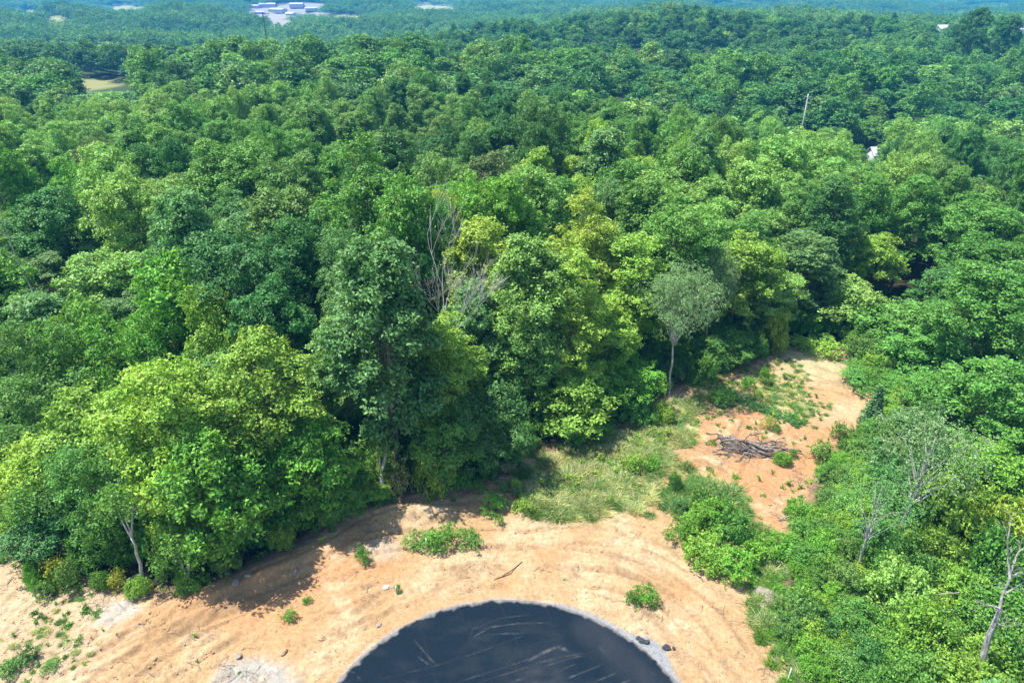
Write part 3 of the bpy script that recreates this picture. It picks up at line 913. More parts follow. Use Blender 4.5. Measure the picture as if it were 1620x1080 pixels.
# (px of the top, py of the top, distance Y, crown width, kind, tint, label)
HAND = [
    (222, 558, 44.5, 9.0, 'broad', 'lime', 'tall yellow-green tree on the left edge with pale limbs, above the forked grey trunk'),
    (395, 522, 47.5, 9.5, 'broad', 'bright', 'big bright green tree topped yellow, left of the dark gap in the front row'),
    (318, 690, 41.0, 7.5, 'small', 'vivid', 'fresh green tree reaching lowest onto the orange earth bank'),
    (262, 640, 42.5, 7.5, 'small', 'lime', 'yellow-green tree right behind the lowest green tree by the bank'),
    (128, 690, 43.0, 7.5, 'small', 'mid', 'mid green slim-trunked tree at the left end of the bare earth'),
    (52, 800, 41.5, 5.5, 'small', 'blue', 'small blue-green tree at the sandy left corner'),
    (28, 690, 47.0, 6.0, 'small', 'lime', 'small yellow-green tree at the left border above the pale sand'),
    (45, 585, 53.0, 8.0, 'small', 'mid', 'rounded mid green tree behind the small yellow-green one at the left border'),
    (115, 610, 50.0, 8.5, 'small', 'bright', 'bright green tree behind the slim-trunked tree at left'),
    (470, 650, 46.0, 7.5, 'small', 'vivid', 'vivid green tree sloping down right of the big bright tree'),
    (520, 740, 45.0, 5.5, 'small', 'mid', 'small mid green tree over the shaded bank of earth'),
    (572, 760, 47.2, 4.5, 'small', 'bright', 'small bright green tree at the foot of the tallest grey-green tree'),
    (585, 332, 52.0, 8.8, 'tall', 'grey', 'tallest grey-green tree of the front row, left of the dark gap'),
    (520, 470, 56.0, 7.0, 'tall', 'olive', 'muted olive tree left of and behind the tallest grey-green tree'),
    (368, 345, 66.0, 12.5, 'broad', 'blue', 'broad dark blue-green tree with dense leaves at left centre'),
    (420, 430, 60.0, 8.0, 'broad', 'blue', 'lower dark blue-green tree in front of the broad one'),
    (455, 325, 73.0, 9.0, 'broad', 'dark', 'dark green tree right behind the broad blue-green tree'),
    (565, 192, 78.0, 11.0, 'tall', 'mid', 'large mid green crown standing high above the tallest grey-green tree'),
    (640, 250, 72.0, 9.0, 'broad', 'mid', 'mid green tree with pale leaf tips left of the bare white tree'),
    (760, 315, 70.0, 9.5, 'tall', 'lime', 'pale yellow-green crown right behind the bare white tree'),
    (690, 285, 82.0, 8.0, 'broad', 'lime', 'yellow-green crown topping out just above the bare white tree'),
    (845, 335, 63.0, 9.0, 'tall', 'light', 'light green tall tree right of the bare white tree'),
    (930, 285, 74.0, 9.0, 'tall', 'lime', 'brightest yellow-green crown in the middle of the wood'),
    (905, 375, 62.0, 8.0, 'tall', 'bright', 'bright green tall tree below the brightest yellow-green crown'),
    (1005, 345, 68.0, 9.0, 'tall', 'bright', 'bright green tree left above the silvery tree'),
    (700, 480, 55.0, 7.5, 'tall', 'bright', 'yellowish green tree below the bare white tree'),
    (835, 455, 53.5, 6.0, 'vine', 'light', 'narrow pale green column tree hung with vines in the middle of the front row'),
    (960, 455, 57.0, 7.5, 'tall', 'bright', 'bright green tree left of the silvery tree'),
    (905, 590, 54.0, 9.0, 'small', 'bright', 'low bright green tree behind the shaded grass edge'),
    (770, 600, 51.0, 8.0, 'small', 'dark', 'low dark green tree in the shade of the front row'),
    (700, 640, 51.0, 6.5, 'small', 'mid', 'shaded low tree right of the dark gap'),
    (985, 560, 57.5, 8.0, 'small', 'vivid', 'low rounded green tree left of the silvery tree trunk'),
    (1150, 520, 71.0, 6.0, 'small', 'mid', 'mid green tree right of the silvery tree trunk'),
    (1185, 355, 79.0, 9.5, 'broad', 'bright', 'bright yellowish tree right behind the silvery trees'),
    (1225, 420, 76.0, 8.0, 'broad', 'light', 'light green tree above the back corner of the clearing'),
    (1130, 300, 84.0, 9.0, 'broad', 'light', 'light green crown straight above the silvery trees'),
    (1290, 350, 86.0, 9.5, 'tall', 'grey', 'grey-green tall tree behind the dark corner of the clearing'),
    (1395, 360, 92.0, 8.5, 'broad', 'bright', 'yellowish green crown right of the grey-green tall tree'),
    (1350, 440, 84.0, 9.0, 'small', 'light', 'rounded light green tree behind the right corner of the clearing'),
    (1430, 470, 78.0, 10.0, 'small', 'mid', 'broad mid green tree right of the clearing corner'),
    (1480, 520, 70.0, 9.0, 'small', 'mid', 'dense mid green tree on the right slope above the thicket'),
    (1515, 420, 82.0, 9.5, 'broad', 'dark', 'dark green tree on the right beside a black gap'),
    (1585, 400, 68.0, 11.0, 'broad', 'mid', 'tall mid green tree at the right border'),
    (1600, 560, 54.0, 9.0, 'broad', 'mid', 'leafy green tree at the right border below the tall one'),
    (1560, 300, 96.0, 12.0, 'broad', 'mid', 'rounded green crown high at the right side'),
    (1600, 700, 46.0, 8.0, 'small', 'vivid', 'vivid green tree at the right border above the bare dead tree'),
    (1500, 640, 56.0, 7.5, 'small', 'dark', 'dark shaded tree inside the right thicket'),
    (1400, 590, 64.0, 8.0, 'small', 'mid', 'rounded green tree along the right edge of the clearing'),
    (150, 385, 74.0, 11.0, 'broad', 'light', 'wide light green crown at left above the vivid tree'),
    (262, 405, 66.0, 9.0, 'small', 'vivid', 'vivid green tree left of the broad blue-green tree'),
    (100, 470, 62.0, 8.0, 'small', 'vivid', 'vivid green crown at far left halfway down'),
    (195, 480, 60.0, 8.5, 'small', 'vivid', 'bright leafy tree directly above the big yellow-green tree'),
    (40, 395, 80.0, 11.0, 'broad', 'grey', 'grey-green feathery crown at the left border'),
    (55, 455, 69.0, 9.0, 'broad', 'grey', 'grey-green tree under the feathery one at left'),
    (22, 500, 58.0, 8.0, 'small', 'mid', 'green tree touching the left border halfway down'),
    (320, 430, 61.0, 7.0, 'small', 'bright', 'bright leafy crown tucked left of the broad blue-green tree'),
    (350, 205, 104.0, 14.0, 'broad', 'mid', 'very broad mid green crown in the upper left'),
    (455, 225, 98.0, 11.0, 'broad', 'olive', 'olive crown right of the very broad crown'),
    (245, 265, 92.0, 10.0, 'broad', 'light', 'light green soft crown left of the very broad crown'),
    (105, 235, 100.0, 10.0, 'broad', 'vivid', 'vivid dark-bottomed crown in the upper left'),
    (55, 290, 88.0, 12.0, 'broad', 'blue', 'rounded blue-green crown near the left border'),
    (135, 205, 118.0, 7.0, 'broad', 'brown', 'brownish crown in the upper left behind the vivid one'),
    (770, 232, 96.0, 9.5, 'broad', 'brown', 'brownish dark crown above and right of the bare white tree'),
    (700, 225, 100.0, 9.0, 'broad', 'olive', 'olive crown left of the brownish dark crown'),
    (850, 250, 88.0, 10.0, 'broad', 'light', 'light green crown right of the brownish dark crown'),
    (960, 180, 112.0, 10.0, 'tall', 'grey', 'grey-green narrow crown in the upper middle'),
    (1050, 260, 92.0, 11.0, 'broad', 'light', 'soft light green crown above the mid green tree'),
    (860, 140, 124.0, 12.0, 'broad', 'dark', 'dark crown standing proud in the upper middle'),
    (1085, 418, 66.0, 7.6, 'feathery', 'silver', 'silvery-leaved tree with a straight pale trunk beside the clearing'),
    (1138, 388, 75.0, 5.5, 'feathery', 'silver', 'second silvery tree, close behind the pale-trunked one'),
    (1492, 655, 43.5, 8.0, 'sparse', 'silver', 'sparse silvery tree with grey limbs in the right thicket'),
    (1405, 745, 40.5, 5.5, 'sparse', 'grey', 'thin grey-limbed tree left of the sparse silvery one'),
    (1552, 6, 400, 19.0, 'broad', 'dark', 'dark tree standing alone on the skyline at upper right'),
    (1606, 14, 410, 15.0, 'broad', 'dark', 'second dark skyline tree at the upper right border'),
    (1395, 610, 60.5, 2.6, 'conifer', 'pine', 'dark young evergreen at the right edge of the clearing'),
    (1362, 620, 62.0, 1.9, 'conifer', 'pine', 'thin young evergreen standing in the sand at right'),
]
# tint control points (px, py of canopy) for the rest of the wood
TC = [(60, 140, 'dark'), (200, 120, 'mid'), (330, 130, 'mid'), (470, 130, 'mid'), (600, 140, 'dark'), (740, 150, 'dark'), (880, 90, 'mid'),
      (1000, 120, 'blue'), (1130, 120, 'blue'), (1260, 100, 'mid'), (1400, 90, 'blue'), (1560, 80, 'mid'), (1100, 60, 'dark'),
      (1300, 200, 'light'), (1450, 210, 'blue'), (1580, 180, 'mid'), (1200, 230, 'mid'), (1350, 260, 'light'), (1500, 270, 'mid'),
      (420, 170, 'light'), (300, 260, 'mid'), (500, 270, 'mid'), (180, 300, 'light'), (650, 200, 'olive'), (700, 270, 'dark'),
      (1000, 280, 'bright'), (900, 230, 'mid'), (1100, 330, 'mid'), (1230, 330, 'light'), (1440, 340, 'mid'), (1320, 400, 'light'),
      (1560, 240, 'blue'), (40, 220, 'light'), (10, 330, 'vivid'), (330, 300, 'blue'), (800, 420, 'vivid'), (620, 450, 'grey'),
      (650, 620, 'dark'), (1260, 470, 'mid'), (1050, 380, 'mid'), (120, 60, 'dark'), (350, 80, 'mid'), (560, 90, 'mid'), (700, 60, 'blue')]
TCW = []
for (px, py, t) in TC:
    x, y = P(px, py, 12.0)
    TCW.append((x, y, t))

trees = []   # dict(x,y,h,w,kind,tint,label)
for (px, py, Y, w, kind, tint, lab) in HAND:
    x, y, zt = at_Y(px, py, Y)
    lim = 0.16 * w + 0.3 + (max(0.0, zt - 8) * 0.42 if 780 < px < 1240 and kind != 'feathery' else 0)
    lim = min(lim, 9.0) if kind != 'feathery' else -0.2
    while Y < 100 and float(poly_sd(np.array([x]), np.array([y]), CLEAR)[0]) > -lim:
        Y += 0.5
        x, y, zt = at_Y(px, py, Y)
    g = ground_at(x, y)
    trees.append(dict(x=x, y=y, h=max(1.5, zt - g), w=w, kind=kind, tint=tint, label=lab, hand=True))

# things seen through gaps: (px0, px1, Y, lowest row that must stay free)
GAPS = [(1262, 1290, 250, 196), (1378, 1400, HOUSE_Y - 2, 248), (408, 424, 420, 30)] + [(f[0], f[1], (f[2] + f[3]) / 2, f[5]) for f in FAR_OPEN]


def clip_h(x, y, g, h, w):
    px, py, d = project(x, y, g + h)
    hw = FPX * w * 0.45 / d
    for (a, b, Y, row) in GAPS:
        if y < Y and px + hw > a and px - hw < b and py < row + 2:
            # top must sit below the row
            _, _, z = at_Y(px, row + 3, y)
            h = min(h, z - g)
    return h


def in_view(px, py, m=60):
    return -m < px < 1620 + m and py < 1080 + m and py > -200


# dart throwing on a jittered set with a spatial hash
def darts(x0, x1, y0, y1, spacing, n, seed, blocked, ok=None):
    r = np.random.default_rng(seed)
    X = r.uniform(x0, x1, n); Y = r.uniform(y0, y1, n)
    if ok is not None:
        m = ok(X, Y); X, Y = X[m], Y[m]
    cell = spacing
    grid = {}
    for (bx_, by_, br_) in blocked:
        grid.setdefault((int(bx_ // cell), int(by_ // cell)), []).append((bx_, by_, br_))
    res = []
    for x, y in zip(X, Y):
        s = spacing * (0.85 + 0.3 * ((x * 12.9898 + y * 78.233) % 1.0))
        cx, cy = int(x // cell), int(y // cell)
        bad = False
        for i in (-2, -1, 0, 1, 2):
            for j in (-2, -1, 0, 1, 2):
                for (qx, qy, qr) in grid.get((cx + i, cy + j), ()):
                    if (qx - x) ** 2 + (qy - y) ** 2 < ((s + qr) / 2) ** 2:
                        bad = True; break
                if bad: break
            if bad: break
        if not bad:
            res.append((x, y)); grid.setdefault((cx, cy), []).append((x, y, s))
    return res


def wood_ok(X, Y):
    m = poly_sd(X, Y, CLEAR) < -2.0
    m &= poly_sd(X, Y, THICKET) < 2.0
    dep = Y * CP + (CAM_H + 5) * SP
    px = 810 + FPX * X / dep
    m &= (px > -420) & (px < 2040)
    m &= np.hypot(X - CC[0], Y - CC[1]) > RC + 16
    for o_ in open_mask(X, Y):
        m &= ~o_
    return m


blocked = [(t['x'], t['y'], t['w'] * 0.72) for t in trees]
hx, hy = at_Y(1388, 248, HOUSE_Y)[:2]; print('house', hx, hy, 'field', FY0, FY1)
blocked.append((hx, hy, 16)); blocked.append((at_Y(1278, 190, 250)[0], 250, 6))
fill = darts(-170, 175, 24, 205, 6.7, 40000, 9, blocked, wood_ok)
rr_ = random.Random(77)
for (x, y) in fill:
    g = ground_at(x, y)
    base = 19.5 if y > 62 else 13.0
    nearedge = float(poly_sd(np.array([x]), np.array([y]), CLEAR)[0])
    h = base * rr_.uniform(0.74, 1.22)
    if nearedge > -6:
        h *= 0.6
    if x > 0.5 * y + 2 and y < 75:
        h *= 0.6
    if x < -0.5 * y and y < 62:
        h *= 0.75
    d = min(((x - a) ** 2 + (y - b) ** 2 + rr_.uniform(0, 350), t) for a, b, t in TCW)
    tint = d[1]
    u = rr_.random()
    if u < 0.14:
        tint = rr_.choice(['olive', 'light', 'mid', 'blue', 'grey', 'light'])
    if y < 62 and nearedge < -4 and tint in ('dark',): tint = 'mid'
    kind = 'broad' if rr_.random() < 0.48 else 'tall'
    w = rr_.uniform(6.8, 11.0) if kind == 'broad' else rr_.uniform(6.0, 8.5)
    if h < 12:
        kind, w = 'small', min(w, 8)
    h = clip_h(x, y, g, h, w)
    # do not let the filling trees hide the hand-placed front row
    if y < 70 and h > 6:
        px, py, dd = project(x, y, g + h)
        for t in trees:
            if t.get('hand') and t['y'] > y + 1.5 and t['y'] < y + 25:
                tp = project(t['x'], t['y'], ground_at(t['x'], t['y']) + t['h'])
                if abs(tp[0] - px) < FPX * (w + t['w']) * 0.35 / dd and py < tp[1] + 60:
                    _, _, z = at_Y(px, tp[1] + 70, y); h = min(h, z - g)
    if h < 3.0: continue
    if h < 9: kind, w = 'small', min(w, 5 + h * 0.3)
    trees.append(dict(x=x, y=y, h=h, w=w, kind=kind, tint=tint, hand=False))

for t in trees:
    g = ground_at(t['x'], t['y'])
    t['g'] = g
    t['px'], t['py'], t['d'] = project(t['x'], t['y'], g + t['h'] * 0.8)
    t['vis'] = in_view(t['px'], t['py'], 25)
    t['size'] = t['w'] / t['d'] * (3 if t.get('hand') else 1)
vis = sorted([t for t in trees if t['vis']], key=lambda t: -t['size'])
IND = vis[:296]
for t in IND: t['ind'] = True

# labels for the rest of the individual trees: place them against landmarks by what is seen
LAND = [(705, 390, 'the bare white tree'), (1085, 480, 'the silvery tree'), (1195, 700, 'the log pile'), (590, 400, 'the tallest grey-green tree'),
        (222, 620, 'the tall yellow-green tree'), (368, 400, 'the broad blue-green tree'), (930, 310, 'the brightest yellow-green crown'),
        (350, 235, 'the very broad crown'), (770, 250, 'the brownish dark crown'), (1290, 400, 'the grey-green tall tree'),
        (1278, 172, 'the pale utility pole'), (1388, 245, 'the white house'), (150, 140, 'the small hay field'), (1560, 330, 'the rounded crown at right'),
        (1580, 950, 'the grey dead tree'), (105, 260, 'the vivid dark-bottomed crown'), (395, 560, 'the big bright green tree')]
ORD = ['nearest', 'second', 'third', 'fourth', 'fifth', 'sixth', 'seventh', 'eighth', 'ninth', 'tenth', 'eleventh', 'twelfth', 'thirteenth',
       'fourteenth', 'fifteenth', 'sixteenth', 'seventeenth', 'eighteenth', 'nineteenth', 'twentieth']
SHAPE = dict(broad='round-crowned', tall='tall', small='low', vine='narrow', feathery='feathery', sparse='sparse', conifer='conical')


def place_labels(items, noun, shape=True):
    cells = {}
    for t in items:
        if t.get('label'): continue
        best_ = min(LAND, key=lambda l: (l[0] - t['px']) ** 2 + (l[1] - t['py']) ** 2)
        dx, dy = t['px'] - best_[0], t['py'] - best_[1]
        a = math.degrees(math.atan2(-dy, dx)) % 360
        dirn = ['right of', 'up and right of', 'straight above', 'up and left of', 'left of', 'down and left of', 'straight below', 'down and right of'][int(((a + 22.5) % 360) // 45)]
        cells.setdefault((best_[2], dirn, t['tint'], t['kind'] if shape else ''), []).append((math.hypot(dx, dy), t))
    for (lm, dirn, tint, kd), L_ in cells.items():
        L_.sort(key=lambda q: q[0])
        for i, (_, t) in enumerate(L_):
            sh = (SHAPE[kd] + ' ') if shape else ''
            if len(L_) == 1:
                t['label'] = f"the {WORD[tint]} {sh}{noun} {dirn} {lm}".replace('the ', '', 1)
            else:
                t['label'] = f"{ORD[i]} {WORD[tint]} {sh}{noun} {dirn} {lm}"


place_labels([t for t in IND], 'tree')


def vary(c, r, amt=0.14):
    c = np.array(c) * r.uniform(1 - amt, 1 + amt)
    c[0] *= r.uniform(0.86, 1.07)
    return c


rt = random.Random(31)
for t in trees:
    t['rot'] = rt.uniform(0, 6.283)
    P_ = PROTO[t['kind']]
    t['v'] = rt.randrange(len(P_))
    t['col'] = vary(TINT[t['tint']], rt)
    _, _, H_, W_ = P_[t['v']]
    t['sc'] = (t['w'] / W_, t['w'] / W_ * rt.uniform(0.9, 1.1), t['h'] / H_)


def group_of(t):
    return 'trees of the wood' if not t.get('hand') else 'trees along the edge and front of the wood'


TREE_CAT = {'conifer': 'evergreen tree'}
for t in IND:
    cm, tm, H_, W_ = PROTO[t['kind']][t['v']]
    name = {'conifer': 'evergreen_sapling'}.get(t['kind'], 'tree')
    e = bpy.data.objects.new(name, None)
    COL.objects.link(e)
    e.location = (t['x'], t['y'], t['g']); e.rotation_euler = (0, 0, t['rot']); e.scale = t['sc']
    e.empty_display_size = 0.5
    tag(e, t['label'], TREE_CAT.get(t['kind'], 'tree'), group_of(t))
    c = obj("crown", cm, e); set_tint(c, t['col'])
    obj("trunk", tm, e)


# ------------------------------------------------------------------ instanced growth (one object each, nobody could count them)
def scatter(name, label, protos, pts, kind='stuff'):
    """protos: meshes; pts: list of (x,y,z, rotz, sx,sy,sz, idx, (r,g,b))"""
    colx = bpy.data.collections.new(name + "_source")
    for i, ms in enumerate(protos):
        o = bpy.data.objects.new(f"{name}_kind_{i:02d}", ms)
        colx.objects.link(o)
    A = np.array([[p[0], p[1], p[2], p[3], p[4], p[5], p[6], p[7], *p[8]] for p in pts], np.float32)
    me = bpy.data.meshes.new(name)
    me.vertices.add(len(A)); me.vertices.foreach_set("co", A[:, :3].ravel().copy())
    def fa(nm, typ, arr, key):
        a_ = me.attributes.new(nm, typ, 'POINT'); a_.data.foreach_set(key, arr.ravel().copy())
    fa("rotv", 'FLOAT_VECTOR', np.stack([A[:, 3] * 0, A[:, 3] * 0, A[:, 3]], 1), "vector")
    fa("sclv", 'FLOAT_VECTOR', A[:, 4:7], "vector")
    fa("pick", 'INT', A[:, 7].astype(np.int32), "value")
    fa("tint", 'FLOAT_COLOR', np.hstack([A[:, 8:11], np.ones((len(A), 1), np.float32)]), "color")
    o = obj(name, me)
    tag(o, label, kind=kind)
    ng = bpy.data.node_groups.new(name + "_nodes", 'GeometryNodeTree')
    ng.interface.new_socket("Geometry", in_out='INPUT', socket_type='NodeSocketGeometry')
    ng.interface.new_socket("Geometry", in_out='OUTPUT', socket_type='NodeSocketGeometry')
    nn, ll = ng.nodes, ng.links
    gi = nn.new("NodeGroupInput"); go = nn.new("NodeGroupOutput")
    mp = nn.new("GeometryNodeMeshToPoints")
    ci = nn.new("GeometryNodeCollectionInfo"); ci.inputs["Collection"].default_value = colx
    ci.inputs["Separate Children"].default_value = True; ci.inputs["Reset Children"].default_value = True
    ip = nn.new("GeometryNodeInstanceOnPoints"); ip.inputs["Pick Instance"].default_value = True
    def na(nm, dt):
        a_ = nn.new("GeometryNodeInputNamedAttribute"); a_.data_type = dt; a_.inputs["Name"].default_value = nm; return a_.outputs[0]
    ll.new(gi.outputs[0], mp.inputs[0]); ll.new(mp.outputs[0], ip.inputs["Points"])
    ll.new(ci.outputs[0], ip.inputs["Instance"])
    ll.new(na("pick", 'INT'), ip.inputs["Instance Index"])
    ll.new(na("rotv", 'FLOAT_VECTOR'), ip.inputs["Rotation"])
    ll.new(na("sclv", 'FLOAT_VECTOR'), ip.inputs["Scale"])
    ll.new(ip.outputs[0], go.inputs[0])
    md = o.modifiers.new("scatter", 'NODES'); md.node_group = ng
    return o


# far trees: lighter crowns
MID = []
for s in range(6):
    tall = s % 3 == 2
    rng = np.random.default_rng(300 + s)
    c, n, _ = crown_leaves(rng, W=10 if not tall else 8.0, z0=3.0, z1=20, nl=13, nc=8, nv=64, leaf=.3, lobe=0.235, clump=0.11, flat=1.1, taper=.3 if tall else 0)
    V = leaf_geo(c, n, rng.uniform(.65, 1.25, len(c)) * 0.29, rng, .62)
    MID.append(new_mesh("mid_crown", V, np.arange(len(V)), 4, M_LEAF))
# groves: many crowns each, for the far land
GROVE = []
for s in range(5):
    rng = np.random.default_rng(400 + s)
    pts_ = []
    while len(pts_) < 13:
        p = rng.uniform(-19, 19, 2)
        if all(np.hypot(*(p - q_)) > 8.0 for q_ in pts_): pts_.append(p)
    VV = []
    for p in pts_:
        H_ = rng.uniform(12, 23); W_ = rng.uniform(9.5, 14.5)
        c, n, _ = crown_leaves(rng, W=W_, z0=3.0, z1=H_, nl=9, nc=6, nv=15, leaf=.4, lobe=0.26, clump=0.12, inner=0, flat=1.1)
        V = leaf_geo(c + np.array([p[0], p[1], 0]), n, rng.uniform(.65, 1.25, len(c)) * 0.55, rng, .7)
        VV.append(V)
    V = np.vstack(VV)
    GROVE.append(new_mesh("grove_crowns", V, np.arange(len(V)), 4, M_LEAF))

near_protos, near_index = [], {}
for kind in ('broad', 'tall', 'small', 'vine', 'feathery', 'sparse'):
    for vi, (cm, tm, H_, W_) in enumerate(PROTO[kind]):
        near_index[(kind, vi)] = len(near_protos); near_protos.append(cm)
base_mid = len(near_protos)
pts = []
rt = random.Random(99)
for t in trees:
    if t.get('ind') or t['kind'] == 'conifer': continue
    pts.append((t['x'], t['y'], t['g'], t['rot'], *t['sc'], near_index[(t['kind'], t['v'])], t['col']))
hill = []


def hill_ok(X, Y):
    dep = Y * CP + (CAM_H + 5) * SP
    px = 810 + FPX * X / dep
    m = (px > -120) & (px < 1740)
    for o_ in open_mask(X, Y):
        m &= ~o_
    return m


for (x, y) in darts(-620, 620, 203, 700, 10.6, 60000, 13, [(t['x'], t['y'], 20) for t in trees if t['y'] > 300] + [(at_Y(1278, 190, 250)[0], 250, 8)], hill_ok):
    g = ground_at(x, y)
    h = rt.uniform(12, 23); w = rt.uniform(10, 17.5)
    h2 = clip_h(x, y, g, h, w)
    if h2 < 3: continue
    d = min(((x - a) ** 2 + (y - b) ** 2 + rt.uniform(0, 6000), t) for a, b, t in TCW)
    tint = d[1] if rt.random() < 0.7 else rt.choice(['mid', 'mid', 'dark', 'blue', 'olive', 'light', 'grey'])
    hill.append((x, y, g, rt.uniform(0, 6.28), w / 10, w / 10, h2 / 20, base_mid + rt.randrange(6), vary(TINT[tint], rt)))
scatter("forest", 'unbroken green broadleaf forest covering the land beyond the front rows', near_protos + MID, pts + hill)

gv = []
yy = 690.0
while yy < 5200:
    stp = 27 if yy < 2000 else 40
    hw_ = 0.80 * (yy * CP + 25) + 60
    for xx in np.arange(-hw_, hw_, stp):
        x = xx + rt.uniform(-6, 6); y = yy + rt.uniform(-6, 6)
        if any(bool(q_) for q_ in open_mask(x, y)): continue
        k_ = stp / 27
        g = ground_at(x, y)
        hs_ = rt.uniform(0.8, 1.1)
        h2 = clip_h(x, y, g, 19 * hs_, 30)
        if h2 < 8 and y < 2200: continue
        tint = rt.choice(['mid', 'mid', 'dark', 'blue', 'olive', 'light'])
        c_ = 0.5 * np.array(TINT['mid']) + 0.5 * np.array(TINT[tint])
        gv.append((x, y, g, rt.uniform(0, 6.28), k_, k_, hs_, rt.randrange(5), vary(c_, rt)))
    yy += stp
scatter("distant_woods", 'hazy blue-green woods on the far hills along the top', GROVE, gv)

